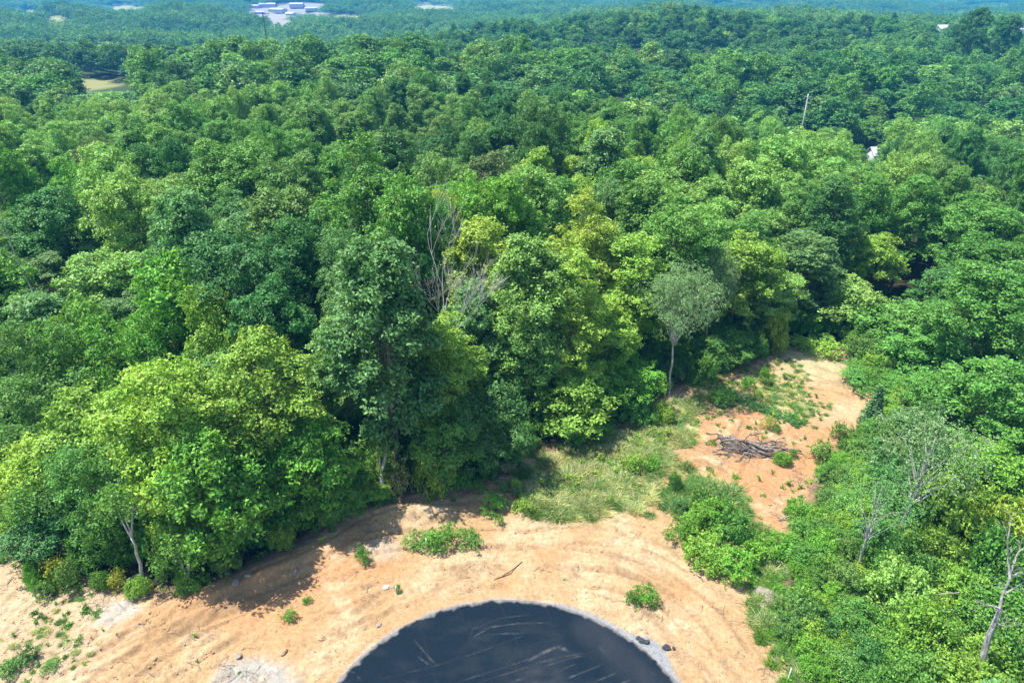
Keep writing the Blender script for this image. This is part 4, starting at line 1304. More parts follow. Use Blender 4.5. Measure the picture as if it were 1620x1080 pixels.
# ------------------------------------------------------------------ bushes that can be told apart
# (px, py of the foot, width m, height m, kind, tint, label)
BL = [
    (662, 868, 2.6, 1.0, 'weedy', 'mid', 'low green bush at the left end of the clump by the white stake'),
    (697, 868, 3.2, 1.5, 'weedy', 'vivid', 'brightest bush in the middle of the clump by the white stake'),
    (742, 866, 2.8, 0.9, 'weedy', 'mid', 'flat bush at the right end of the clump on the sand'),
    (574, 892, 1.4, 1.4, 'weedy', 'mid', 'upright green bush alone at the tip of the bank shadow'),
    (1022, 957, 2.0, 1.2, 'weedy', 'vivid', 'spiky green plant right above the asphalt circle'),
    (1000, 958, 1.3, 1.1, 'weedy', 'mid', 'left spiky plant behind the fallen pale pipe'),
    (783, 812, 2.6, 1.3, 'weedy', 'vivid', 'bright weed clump at the left foot of the grass bank'),
    (790, 832, 1.0, 0.9, 'weedy', 'vivid', 'small bright weed below the bright clump on the sand'),
    (828, 812, 2.4, 1.0, 'weedy', 'bright', 'bright weed clump right of the larger one under the grass'),
    (686, 784, 4.4, 4.6, 'shrub', 'bright', 'tall bright yellow-green shrub in front of the dark wood'),
    (634, 786, 2.2, 3.0, 'weedy', 'tan', 'drooping tan-leaved bush beside a trunk on the bank'),
    (730, 772, 2.4, 2.0, 'shrub', 'mid', 'green bush right of the tall bright shrub'),
    (756, 776, 1.4, 0.9, 'weedy', 'mid', 'small dark bush in the shade by the tall bright shrub'),
    (796, 780, 1.0, 0.8, 'weedy', 'silver', 'pale bluish weed tuft at the foot of the wood'),
    (817, 775, 1.2, 0.9, 'weedy', 'lime', 'lime green weed left of the grass bank'),
    (1112, 815, 3.0, 2.4, 'weedy', 'olive', 'olive bush at the top of the big bush patch'),
    (1085, 862, 3.2, 2.2, 'shrub', 'vivid', 'left bush of the big patch beside the sand'),
    (1122, 846, 4.0, 2.7, 'shrub', 'vivid', 'middle bush of the big green patch'),
    (1160, 862, 3.8, 2.9, 'shrub', 'mid', 'right bush of the big green patch by the orange earth'),
    (1118, 898, 3.6, 2.3, 'shrub', 'bright', 'front left bush of the big patch over the sand'),
    (1160, 916, 3.4, 2.1, 'shrub', 'vivid', 'lowest front bush of the big patch over the sand'),
    (1196, 888, 2.8, 1.5, 'weedy', 'vivid', 'front right bush of the big patch near the thicket'),
    (1140, 815, 2.2, 1.7, 'weedy', 'grey', 'greyish twiggy bush at the back of the big patch'),
    (1078, 812, 1.8, 1.3, 'weedy', 'grey', 'grey twiggy bush left behind the big patch'),
    (1000, 748, 2.8, 1.5, 'weedy', 'bright', 'yellow-green bush in the grass left of the orange clay'),
    (1030, 745, 1.9, 1.2, 'weedy', 'vivid', 'dark green bush in the grass beside the yellow-green one'),
    (1008, 668, 4.2, 2.6, 'shrub', 'mid', 'dark rounded bush at the shaded left end of the clearing'),
    (1048, 672, 3.0, 2.2, 'shrub', 'bright', 'yellow-green bush right of the dark rounded bush'),
    (1112, 608, 4.0, 3.0, 'shrub', 'mid', 'large bush right of the pale trunk'),
    (1140, 640, 3.0, 1.8, 'shrub', 'mid', 'low bush in front of the large bush at the clearing edge'),
    (1036, 622, 3.6, 2.2, 'shrub', 'bright', 'bright bush left of the pale trunk'),
    (1210, 610, 1.6, 2.0, 'weedy', 'vivid', 'upright weed standing alone at the back of the clearing'),
    (1182, 616, 1.8, 1.4, 'weedy', 'vivid', 'weed left of the upright one at the back of the clearing'),
    (1200, 630, 1.2, 0.9, 'weedy', 'bright', 'small bright weed below the upright one'),
    (1216, 681, 1.6, 1.2, 'weedy', 'yellow', 'yellowing bush above the log pile'),
    (1228, 684, 1.0, 0.9, 'weedy', 'olive', 'olive weed touching the yellowing bush'),
    (1238, 736, 1.9, 1.2, 'shrub', 'vivid', 'bright green plant at the right end of the log pile'),
    (1222, 556, 5.2, 5.4, 'shrub', 'lime', 'tall yellow-green shrub at the back corner of the clearing'),
    (1195, 570, 3.2, 3.2, 'shrub', 'mid', 'mid green bush left of the tall corner shrub'),
    (1275, 556, 4.6, 1.5, 'weedy', 'bright', 'low lime growth along the back of the clearing'),
    (1310, 565, 4.6, 1.6, 'weedy', 'bright', 'low lime growth nearest the right trees at the back'),
    (1330, 700, 2.2, 1.8, 'weedy', 'olive', 'olive weed clump at the right rim of the orange earth'),
    (1298, 730, 2.6, 1.8, 'weedy', 'olive', 'thin olive bush right of the log pile'),
    (60, 930, 2.0, 2.2, 'shrub', 'vivid', 'green bush at the left corner beside the yellowing ones'),
    (92, 925, 2.6, 2.2, 'weedy', 'yellow', 'yellowing bush right of the green corner bush'),
    (110, 935, 2.6, 2.4, 'weedy', 'olive', 'olive fluffy bush in the left corner'),
    (74, 945, 1.8, 1.2, 'weedy', 'mid', 'low green bush below the green corner bush'),
    (148, 905, 4.2, 3.6, 'shrub', 'mid', 'dense green bush under the slim-trunked tree'),
    (158, 935, 1.8, 1.6, 'shrub', 'mid', 'green bush on the pale ground left of the yellow one'),
    (184, 932, 1.8, 1.3, 'weedy', 'yellow', 'small yellow bush at the foot of the forked trunk'),
    (216, 945, 2.0, 1.4, 'shrub', 'bright', 'lime green bush at the foot of the forked trunk'),
    (300, 940, 2.2, 1.8, 'shrub', 'vivid', 'green bush at the foot of the lowest green tree'),
    (40, 1050, 1.7, 0.9, 'weedy', 'dark', 'dark green weed clump low in the left corner'),
    (14, 1068, 1.9, 0.6, 'weedy', 'mid', 'flat weed patch left of the dark weed clump'),
    (76, 1062, 1.5, 0.5, 'weedy', 'mid', 'flat weed patch right of the dark weed clump'),
    (8, 885, 1.2, 0.7, 'weedy', 'olive', 'small weed on the pale sand at the left border'),
    (630, 938, 0.7, 0.7, 'weedy', 'vivid', 'little grass plant beside the short grey post'),
    (456, 982, 1.4, 0.6, 'weedy', 'mid', 'low weed in the dappled tree shadow'),
    (485, 955, 0.8, 0.5, 'weedy', 'vivid', 'tiny bright weed at the rim of the dappled shadow'),
    (1255, 725, 1.0, 0.9, 'weedy', 'mid', 'small dark shrub at the tip of the log pile'),
    (1066, 778, 1.2, 1.9, 'shrub', 'mid', 'upright little bush on the orange strip below the clay'),
    (1275, 905, 3.2, 2.0, 'shrub', 'mid', 'green bush at the outer edge of the thicket'),
    (1262, 985, 3.0, 1.7, 'weedy', 'olive', 'grassy olive bush at the lower rim of the thicket'),
    (1300, 1012, 3.2, 2.0, 'weedy', 'dark', 'dark grassy bush beside the olive one in the thicket'),
    (1300, 1062, 3.0, 1.8, 'shrub', 'vivid', 'bright bush beside the thin white stake'),
]
bushes = []
for (px, py, w, h, kind, tint, lab) in BL:
    x, y = P(px, py)
    y += w * 0.18
    bushes.append(dict(x=x, y=y, w=w, h=h, kind=kind, tint=tint, label=lab))
# the thicket on the right
tb = [(b_['x'], b_['y'], b_['w'] * 0.7) for b_ in bushes] + [(t['x'], t['y'], t['w'] * 0.35) for t in trees if t['kind'] not in ('feathery', 'sparse')]


def thick_ok(X, Y):
    return (poly_sd(X, Y, THICKET) > 0.2) & (poly_sd(X, Y, CLEAR) < -2.3)


rt = random.Random(8)
for (x, y) in darts(12, 60, 20, 72, 2.9, 9000, 23, tb, thick_ok):
    ed = float(poly_sd(np.array([x]), np.array([y]), CLEAR)[0])
    grow = min(1.0, max(0.0, (-ed - 1) / 9))
    h = (0.9 + 3.6 * grow) * rt.uniform(0.75, 1.3)
    w = min(5.2, 2.9 + 1.9 * grow) * rt.uniform(0.85, 1.2)
    px, py, d = project(x, y, h)
    if not (px < 1665 and py < 1110): continue
    if px > 1500 and py > 850: h = min(h, 3.0)
    n_ = float(fbm(np.array([x / 6.0]), np.array([y / 6.0]), 91, 2)[0])
    tint = 'lime' if n_ < 0.34 else ('bright' if n_ < 0.54 else ('mid' if n_ < 0.66 else 'blue'))
    if rt.random() < 0.25: tint = rt.choice(['light', 'vivid', 'mid', 'lime', 'olive'])
    if py > 900 and px > 1400 and rt.random() < .5: tint = 'mid'
    bushes.append(dict(x=x, y=y, w=w, h=h, kind='shrub' if h > 1.6 else rt.choice(['shrub', 'weedy']), tint=tint))
# bushes along the foot of the wood
edge_pts = []
for i in range(len(CLEAR)):
    a, b = CLEAR[i], CLEAR[(i + 1) % len(CLEAR)]
    L_ = math.hypot(b[0] - a[0], b[1] - a[1])
    for k_ in range(int(L_ / 2.4) + 1):
        f = (k_ + 0.5) / (int(L_ / 2.4) + 1)
        edge_pts.append((a[0] + (b[0] - a[0]) * f, a[1] + (b[1] - a[1]) * f, (b[0] - a[0]) / L_, (b[1] - a[1]) / L_))
for (x, y, tx, ty) in edge_pts:
    nxn, nyn = -ty, tx
    if float(poly_sd(np.array([x + nxn]), np.array([y + nyn]), CLEAR)[0]) > 0: nxn, nyn = -nxn, -nyn
    for off in (0.7, 2.8):
        qx, qy = x + nxn * off + rt.uniform(-.5, .5), y + nyn * off + rt.uniform(-.5, .5)
        if float(poly_sd(np.array([qx]), np.array([qy]), THICKET)[0]) > -0.5: continue
        px, py, d = project(qx, qy, 0.5)
        if not in_view(px, py, 30) or py > 1080 or py < 530: continue
        if rt.random() < (0.35 if off < 1 else 0.15): continue
        if any((b_['x'] - qx) ** 2 + (b_['y'] - qy) ** 2 < (b_['w'] * .4 + .8) ** 2 for b_ in bushes): continue
        h = rt.uniform(0.8, 2.0) if off < 1 else rt.uniform(1.6, 3.6)
        bushes.append(dict(x=qx, y=qy, w=rt.uniform(1.8, 3.0) if off < 1 else rt.uniform(2.6, 4.2), h=h, kind='shrub',
                           tint=rt.choice(['mid', 'vivid', 'mid', 'bright', 'olive', 'mid'])))
for b_ in bushes:
    b_['g'] = ground_at(b_['x'], b_['y'])
    b_['px'], b_['py'], b_['d'] = project(b_['x'], b_['y'], b_['g'] + b_['h'] * 0.7)
place_labels(bushes, 'shrub', False)
print("trees", len(trees), "individual", len(IND), "bushes", len(bushes), "hill", len(hill), "groves", len(gv))
for b_ in bushes:
    vs = BUSH[b_['kind']]
    cm, sm, H_, W_ = vs[rt.randrange(len(vs))]
    e = bpy.data.objects.new("shrub", None); COL.objects.link(e)
    e.location = (b_['x'], b_['y'], b_['g']); e.rotation_euler = (0, 0, rt.uniform(0, 6.28))
    e.scale = (b_['w'] / W_, b_['w'] / W_ * rt.uniform(.75, 1.1), b_['h'] / H_)
    tag(e, b_['label'], 'shrub', 'shrubs and bushes round the clearing')
    c = obj("foliage", cm, e); set_tint(c, vary(TINT[b_['tint']], rt))
    obj("stem", sm, e)

# ------------------------------------------------------------------ low growth as stuff
rng = np.random.default_rng(55)
WEEDS = [sprig(1, 7, .45, .35, .07), sprig(2, 10, .35, .5, .075), sprig(3, 5, .6, .25, .07), sprig(4, 12, .22, .45, .06)]
TUFTS = [tuft(5, 190, .42, .40), tuft(6, 150, .30, .46), tuft(7, 230, .55, .5)]
pts = []


def scat(n, x0, x1, y0, y1, dens, tints, idxs, smin, smax, ind):
    X = rng.uniform(x0, x1, n); Y = rng.uniform(y0, y1, n)
    k_ = rng.uniform(0, 1, n) < dens(X, Y)
    X, Y = X[k_], Y[k_]
    Z = ground_z(X, Y) + ground_detail(X, Y)
    for x, y, z in zip(X, Y, Z):
        s = rng.uniform(smin, smax)
        ind.append((x, y, z - 0.02, rng.uniform(0, 6.28), s, s, s * rng.uniform(.8, 1.2), int(rng.choice(idxs)), vary(TINT[tints[rng.integers(len(tints))]], rt, .2)))


def off_asphalt(X, Y, w=0.9):
    return np.hypot(X - CC[0], Y - CC[1]) > RC + w


grass = []
scat(9500, -2, 26, 46, 76, lambda X, Y: 0.72 * sstep(-1.5, 2.0, poly_sd(X, Y, GRASSP) + (fbm(X / 2, Y / 2, 5, 3) - .5) * 6), ['straw', 'straw', 'grey', 'straw', 'olive', 'tan'], [0, 1, 2], .6, 1.15, grass)


def clear_d(X, Y, amt, thr=0.5, sc=4.0):
    s = poly_sd(X, Y, CLEAR)
    amt = amt * (1 - .6 * sstep(0, 1, poly_sd(X, Y, ORANGE1)))
    return amt * (s > -1.5) * off_asphalt(X, Y, 1.6) * sstep(thr, thr + 0.15, fbm(X / sc, Y / sc, 19, 3))


# thin dry grass over the upper clearing, round the clay and down the thicket rim
scat(9000, 4, 34, 46, 78, lambda X, Y: clear_d(X, Y, 0.5, .46) * sstep(46, 54, Y) * (1 - .93 * sstep(-0.5, 1.2, poly_sd(X, Y, ORANGE1))), ['straw', 'straw', 'olive', 'grey'], [0, 1], .3, .75, grass)
scat(2600, 8, 22, 28, 52, lambda X, Y: 0.8 * (np.abs(poly_sd(X, Y, THICKET) + 0.6) < 1.4) * off_asphalt(X, Y, 2), ['straw', 'olive', 'vivid', 'mid'], [0, 1, 2], .5, 1.0, grass)
scat(2400, -48, -20, 27, 48, lambda X, Y: 0.5 * sstep(-1, 2, poly_sd(X, Y, SCRUB)) * sstep(.42, .6, fbm(X / 2, Y / 2, 29, 3)), ['straw', 'olive', 'grey'], [0, 1], .3, .6, grass)
# the far end of the clearing
UP = ppoly([(1120, 640), (1190, 585), (1240, 552), (1325, 552), (1345, 592), (1388, 625), (1365, 660), (1320, 690), (1250, 672)])
scat(5200, 14, 36, 50, 80, lambda X, Y: 0.30 * sstep(0, 1, poly_sd(X, Y, UP)) * sstep(.48, .70, fbm(X / 1.6, Y / 1.6, 133, 3)), ['straw', 'straw', 'olive', 'grey', 'tan'], [0, 1], .35, .8, grass)
# bottom of the big bush patch
bxp, byp = P(1120, 800)
scat(1600, bxp - 6, bxp + 6, byp - 5, byp + 4, lambda X, Y: sstep(4.5, 1.5, np.hypot(X - bxp, (Y - byp) * 1.2)), ['straw', 'grey', 'olive', 'grey'], [0, 2], .7, 1.2, grass)
scatter("grass", 'dry straw-green grass tufts over the bank and the clearing', TUFTS, grass)

weeds = []
scat(1500, -45, 32, 28, 78, lambda X, Y: clear_d(X, Y, .22, .48, 6), ['mid', 'vivid', 'olive', 'bright'], [0, 1, 2, 3], .35, .9, weeds)
scat(1400, 8, 34, 48, 78, lambda X, Y: clear_d(X, Y, .5, .40, 3), ['mid', 'vivid', 'olive', 'bright', 'lime'], [0, 1, 2, 3], .5, 1.3, weeds)
scat(1200, -48, -20, 27, 48, lambda X, Y: .5 * sstep(-1, 1.5, poly_sd(X, Y, SCRUB)) * sstep(.40, .6, fbm(X / 2, Y / 2, 39, 3)), ['mid', 'dark', 'vivid'], [0, 1, 3], .4, 1.1, weeds)
scat(1700, -48, 34, 28, 80, lambda X, Y: .8 * (np.abs(poly_sd(X, Y, CLEAR)) < 1.3), ['mid', 'vivid', 'olive', 'bright'], [0, 1, 2], .6, 1.5, weeds)
scat(700, 0, 24, 48, 74, lambda X, Y: .5 * sstep(0, 1, poly_sd(X, Y, GRASSP)), ['vivid', 'bright', 'lime'], [0, 1, 2], .8, 1.9, weeds)
scat(1100, 14, 36, 50, 80, lambda X, Y: 0.35 * sstep(0, 1, poly_sd(X, Y, UP)) * sstep(.46, .66, fbm(X / 2.2, Y / 2.2, 139, 3)), ['mid', 'vivid', 'olive', 'grey'], [0, 1, 2, 3], .6, 1.5, weeds)
# band of cut branches lying across the clearing
band = [P(1150, 622), P(1185, 640), P(1215, 652), P(1240, 662), P(1262, 668)]
for (x0, y0), (x1, y1) in zip(band[:-1], band[1:]):
    for k_ in range(46):
        f = rng.uniform(0, 1)
        weeds.append((x0 + (x1 - x0) * f + rng.normal() * .25, y0 + (y1 - y0) * f + rng.normal() * .55, 0.0, rng.uniform(0, 6.28), 1.1, 1.1, .8, int(rng.integers(0, 4)), vary(TINT['blue'] if rng.random() < .6 else TINT['grey'], rt, .2)))
scatter("weeds", 'small green weeds dotted over the sandy earth', WEEDS, weeds)

under = []
US = [b_[0] for b_ in BUSH['shrub']]
scat(5200, -60, 62, 26, 100, lambda X, Y: .55 * (poly_sd(X, Y, CLEAR) < -3.0) * (poly_sd(X, Y, CLEAR) > -22) * (poly_sd(X, Y, THICKET) < -1), ['mid', 'dark', 'mid', 'vivid'], [0, 1, 2, 3], .5, 1.3, under)
scat(2600, 10, 62, 22, 72, lambda X, Y: .8 * (poly_sd(X, Y, THICKET) > 0.5), ['mid', 'vivid', 'bright', 'olive'], [0, 1, 2, 3], .35, .75, under)
scatter("undergrowth", 'shaded leafy undergrowth at the foot of the wood', US, under)


# ------------------------------------------------------------------ stones, clods
def rock_mesh(seed, mat, sub=2, rough=.28):
    import bmesh
    bm = bmesh.new(); bmesh.ops.create_icosphere(bm, subdivisions=sub, radius=1)
    r = np.random.default_rng(seed)
    pl = [(unit(r.normal(size=(1, 3)))[0], r.uniform(.55, .9)) for _ in range(9)]
    for v in bm.verts:
        p = np.array(v.co)
        for n_, d_ in pl:
            e_ = p @ n_ - d_
            if e_ > 0: p = p - n_ * e_
        v.co = p * (1 + rough * .2 * r.normal())
    me = bpy.data.meshes.new("rock"); bm.to_mesh(me); bm.free(); me.materials.append(mat)
    return me


ROCKS = [rock_mesh(s, M_ROCK) for s in (1, 2)] + [rock_mesh(s, M_CLOD) for s in (3, 4, 5)]
rub = []
X = rng.uniform(-45, 32, 26000); Y = rng.uniform(28, 78, 26000)
ok = (poly_sd(X, Y, CLEAR) > -0.5) & off_asphalt(X, Y, .3) & (rng.uniform(0, 1, 26000) < (.12 + .9 * sstep(.52, .7, fbm(X / 3, Y / 3, 93, 3))))
X, Y = X[ok], Y[ok]; Z = ground_z(X, Y) + ground_detail(X, Y)
for x, y, z in zip(X, Y, Z):
    s = rng.uniform(.03, .085) * (1.9 if rng.random() < .07 else 1)
    rub.append((x, y, z, rng.uniform(0, 6.28), s * rng.uniform(.8, 1.6), s, s * .7, int(rng.choice([0, 2, 3, 4, 2, 3])), (0.4, 0.3, 0.2)))
scatter("rubble", 'little stones and dirt clods strewn over the bare earth', ROCKS, rub)


TW = []
for sd in (1, 2, 3):
    rg = np.random.default_rng(900 + sd); T = Tubes()
    for _ in range(4 if sd < 3 else 1):
        a_ = rg.uniform(0, 6.28); c0 = rg.normal(size=3) * .3; c0[2] = .03; dv_ = np.array([math.cos(a_), math.sin(a_), .08]) * rg.uniform(.3, .8)
        T.add(bent(c0 - dv_, c0 + dv_, 5, rg, .1), np.linspace(.022, .008, 5), 4, cap=False)
    TW.append(T.mesh("twig", M_LOG))
lit = []
X = rng.uniform(-48, 34, 9000); Y = rng.uniform(28, 80, 9000)
sdl = poly_sd(X, Y, CLEAR)
ok = (sdl > -2.5) & off_asphalt(X, Y, 1) & (rng.uniform(0, 1, 9000) < 0.03 + 0.75 * np.exp(-np.maximum(sdl, 0) / 1.1))
for x, y in zip(X[ok], Y[ok]):
    z = float(ground_z(x, y) + ground_detail(x, y))
    lit.append((x, y, z, rng.uniform(0, 6.28), 1, 1, 1, int(rng.integers(0, 3)), (0.3, 0.25, 0.2)))
scatter("litter", 'dead twigs and leaf litter along the foot of the wood', TW, lit)


def put_rock(px, py, s, mat, label, group=None, name='rock', cat='rock', seed=1, flat=.6):
    x, y = P(px, py)
    o = obj(name, rock_mesh(seed, mat, 3)); o.location = (x, y, ground_at(x, y) + s * flat * .45)
    o.scale = (s * 1.25, s * .9, s * flat); o.rotation_euler = (0, 0, seed * 1.7)
    return tag(o, label, cat, group)


for i, (px, py, s, m_, lb) in enumerate([
        (599, 989, .22, M_ROCK, 'grey stone alone on the sand left of the asphalt circle'),
        (147, 1000, .38, M_CLOD, 'tan boulder on the orange slope at lower left'),
        (467, 909, .26, M_ROCK, 'pale stone at the upper rim of the dappled shadow'),
        (508, 1010, .25, M_CLOD, 'stone right of the dappled shadow'),
        (376, 932, .30, M_ROCK, 'whitish stone in the dappled shadow'),
        (395, 922, .24, M_ROCK, 'smaller whitish stone up the slope in the shadow'),
        (377, 1038, .26, M_ROCK, 'pale stone at the tip of the grey gravel'),
        (448, 1032, .3, M_CLOD, 'flat tan stone above the grey gravel')]):
    put_rock(px, py, s, m_, lb, 'stones on the bare earth', seed=10 + i)
for i, (px, py, s, lb) in enumerate([
        (1009, 1009, .16, 'smallest black asphalt lump on the white stone dust'),
        (1015, 1014, .26, 'largest black asphalt lump on the white stone dust'),
        (1023, 1016, .22, 'black asphalt lump at the right end of its trio'),
        (1054, 1024, .26, 'dark grey broken lump on the sand right of the white dust'),
        (1066, 1025, .13, 'small dark lump at the far right of the broken lumps')]):
    put_rock(px, py, s, M_ASPH_LUMP, lb, 'asphalt lumps beside the circle', 'asphalt_lump', 'asphalt lump', seed=30 + i)
for i, (px, py, s, lb) in enumerate([
        (1208, 940, .75, 'long grey rock slab at the thicket rim'), (1216, 950, .6, 'grey rock slab below the long one'),
        (1208, 960, .55, 'bluish flat rock lowest of the slabs'), (1200, 932, .45, 'rounded grey rock topmost of the slabs')]):
    put_rock(px, py, s, M_ROCK, lb, 'rock slabs at the thicket rim', 'rock_slab', 'rock', seed=50 + i, flat=.35)


# ------------------------------------------------------------------ bare and dead trees
def grow(T, p0, d, L_, r, depth, rng, sides=6, spread=0.6, up=0.15, minr=0.012, n=5):
    d = d / np.linalg.norm(d)
    pts_ = [p0]; p = p0.copy(); dd = d.copy()
    for k_ in range(n):
        dd = dd + rng.normal(size=3) * 0.10 + np.array([0, 0, up * 0.15]); dd /= np.linalg.norm(dd)
        p = p + dd * L_ / n; pts_.append(p.copy())
    rad = np.linspace(r, max(minr, r * 0.45), n + 1)
    T.add(pts_, rad, sides, cap=False)
    if depth == 0: return
    m = rng.integers(3, 5)
    for j in range(m):
        k_ = rng.integers(2, n + 1)
        q = pts_[k_]
        s = rng.normal(size=3); s -= dd * (s @ dd); s /= np.linalg.norm(s)
        nd = dd * (1 - spread * .5) + s * spread + np.array([0, 0, up])
        grow(T, q, nd, L_ * rng.uniform(.5, .78), max(minr, rad[k_] * rng.uniform(.5, .75)), depth - 1, rng, max(4, sides - 1), spread, up, minr, n)


def thing(name, label, cat, loc, group=None):
    e = bpy.data.objects.new(name, None); COL.objects.link(e); e.location = loc
    return tag(e, label, cat, group)


# bare white tree in the middle
x, y, zt = at_Y(700, 312, 58.0)
xb, _, _ = at_Y(708, 480, 58.0)
e = thing("dead_tree", 'bare white dead tree with fine branches standing in the middle of the wood', 'dead tree', (xb, y, ground_at(xb, y)))
H = (zt - ground_at(xb, y)) * .94
rngd = np.random.default_rng(4)
T = Tubes()
fork = np.array([0, 0, H * .52])
T.add(bent((0, 0, -.5), fork, 8, rngd, .02), np.linspace(.15, .09, 8), 8)
obj("trunk", T.mesh("dead_trunk", M_PALEBARK), e)
dirs = [((-.12, 0, 1), .38, .06), ((-.02, .1, 1), .48, .075), ((.45, -.1, .75), .30, .055), ((.65, 0, .5), .28, .05), ((.3, .3, 1), .32, .05)]
for (d_, l_, r_) in dirs:
    T = Tubes()
    st_ = fork.copy(); st_[2] *= rngd.uniform(.86, 1.0)
    grow(T, st_, np.array(d_, float), H * l_ * .62, r_, 3, rngd, 6, .42, .2, .012)
    obj("limb", T.mesh("dead_limb", M_PALEBARK), e)

# leaning dead tree, lower right
xb, yb2 = 30.6, 28.8
xt, yt, zt = at_Y(1597, 852, 31.5)
e = thing("dead_tree", 'leaning grey dead tree with a thick trunk and a bare forked top at lower right', 'dead tree', (xb, yb2, 0))
T = Tubes()
ctrl = [at_Y(1540, 1100, 29.6), at_Y(1553, 1050, 29.9), at_Y(1563, 1010, 30.2), at_Y(1573, 985, 30.4), at_Y(1582, 962, 30.7), at_Y(1586, 940, 30.9), at_Y(1598, 915, 31.2), at_Y(1604, 890, 31.4)]
pl = [np.array([xb, yb2, -.3])] + [np.array(c_) for c_ in ctrl]
loc = np.array([xb, yb2, 0.0])
T.add([p_ - loc for p_ in pl], [.27, .25, .22, .19, .15, .11, .08, .06, .04], 9)
obj("trunk", T.mesh("leaning_trunk", M_DEADBARK), e)
rngd = np.random.default_rng(12)


def limb_px(pts_, rads):
    T = Tubes()
    ps = [np.array(at_Y(*p_)) - loc for p_ in pts_]
    T.add(ps, rads, 6)
    for k_ in range(1, len(ps)):
        for _ in range(2):
            grow(T, ps[k_], rngd.normal(size=3) + np.array([0, 0, .8]), rngd.uniform(.4, .9), .018, 1, rngd, 4, .7, .1, .009, 3)
    obj("limb", T.mesh("dead_limb", M_DEADBARK), e)


limb_px([(1604, 890, 31.4), (1612, 872, 31.5), (1626, 862, 31.6)], [.08, .05, .02])
limb_px([(1598, 915, 31.2), (1595, 880, 31.3), (1594, 855, 31.4), (1598, 832, 31.5)], [.09, .06, .04, .015])
limb_px([(1590, 938, 30.9), (1606, 930, 30.8), (1622, 918, 30.7)], [.07, .05, .02])
limb_px([(1596, 915, 31.2), (1612, 905, 31.1), (1622, 908, 31.0)], [.06, .04, .02])
limb_px([(1582, 962, 30.7), (1570, 958, 30.5), (1562, 957, 30.4)], [.08, .05, .02])
limb_px([(1574, 980, 30.4), (1580, 987, 30.2), (1590, 990, 30.0)], [.10, .06, .03])

# smaller bare snags
for (px, py, Y, hgt, sd, lab) in [(168, 235, 96, 17, 3, 'thin bare snag standing above the vivid crown at upper left'),
                                  (4, 290, 70, 19, 5, 'bare dark trunk at the left border'),
                                  (1215, 395, 84, 16, 10, 'bare grey snag behind the light green tree by the clearing')]:
    x, y, zt = at_Y(px, py, Y)
    e = thing("dead_tree", lab, 'dead tree', (x, y, ground_at(x, y)))
    rngd = np.random.default_rng(sd)
    T = Tubes(); H = max(8, zt - ground_at(x, y))
    main = bent((0, 0, -.4), (rngd.normal() * .6, rngd.normal() * .6, H), 9, rngd, .03)
    T.add(main, np.linspace(.11, .02, 9), 6)
    for k_ in (4, 5, 6, 6, 7, 7, 8):
        s_ = rngd.normal(size=3); s_[2] = abs(s_[2]) * .6 + .3
        grow(T, main[k_], s_, 1.7, .03, 1, rngd, 4, .6, .15, .01, 4)
    obj("trunk", T.mesh("snag_trunk", M_DEADBARK), e)

# pale limbs and forked trunk at the front left, seen below the crowns
for (px0, py0, px1, py1, Y, r_, lab) in [
        (228, 925, 208, 850, 38.6, .16, 'leaning forked pale trunk at the left foot of the wood'),
        (70, 885, 60, 850, 41.0, .10, 'slim dark trunk at the sandy left corner'),
        (605, 785, 603, 748, 48.9, .26, 'stout grey trunk rising from the spoil bank'),
        (300, 938, 297, 915, 37.9, .2, 'short grey trunk foot at the tip of the orange bank')]:
    x0, y0 = P(px0, py0); p1 = np.array(at_Y(px1, py1, y0 + .3))
    e = thing("tree", lab, 'tree', (x0, y0, 0), 'bare trunks along the wood edge')
    T = Tubes(); rngd = np.random.default_rng(int(px0))
    p1 = p1 - np.array([x0, y0, 0])
    T.add(bent((0, 0, -.3), p1 * 1.0, 7, rngd, .04), np.linspace(r_, r_ * .6, 7), 8)
    for s_ in (-.35, .1, .4):
        grow(T, p1, p1 + np.array([s_ * p1[2], .2 * p1[2], .2]), 3.0, r_ * .5, 1, rngd, 5, .5, .2, .02, 4)
    obj("trunk", T.mesh("edge_trunk", M_PALEBARK if r_ != .10 else M_BARK), e)
    c = obj("crown", BUSH['weedy'][0][0], e); c.location = tuple(p1 + np.array([0, 0, 2.0])); c.scale = (1.6, 1.6, 1.6); set_tint(c, TINT['mid'])

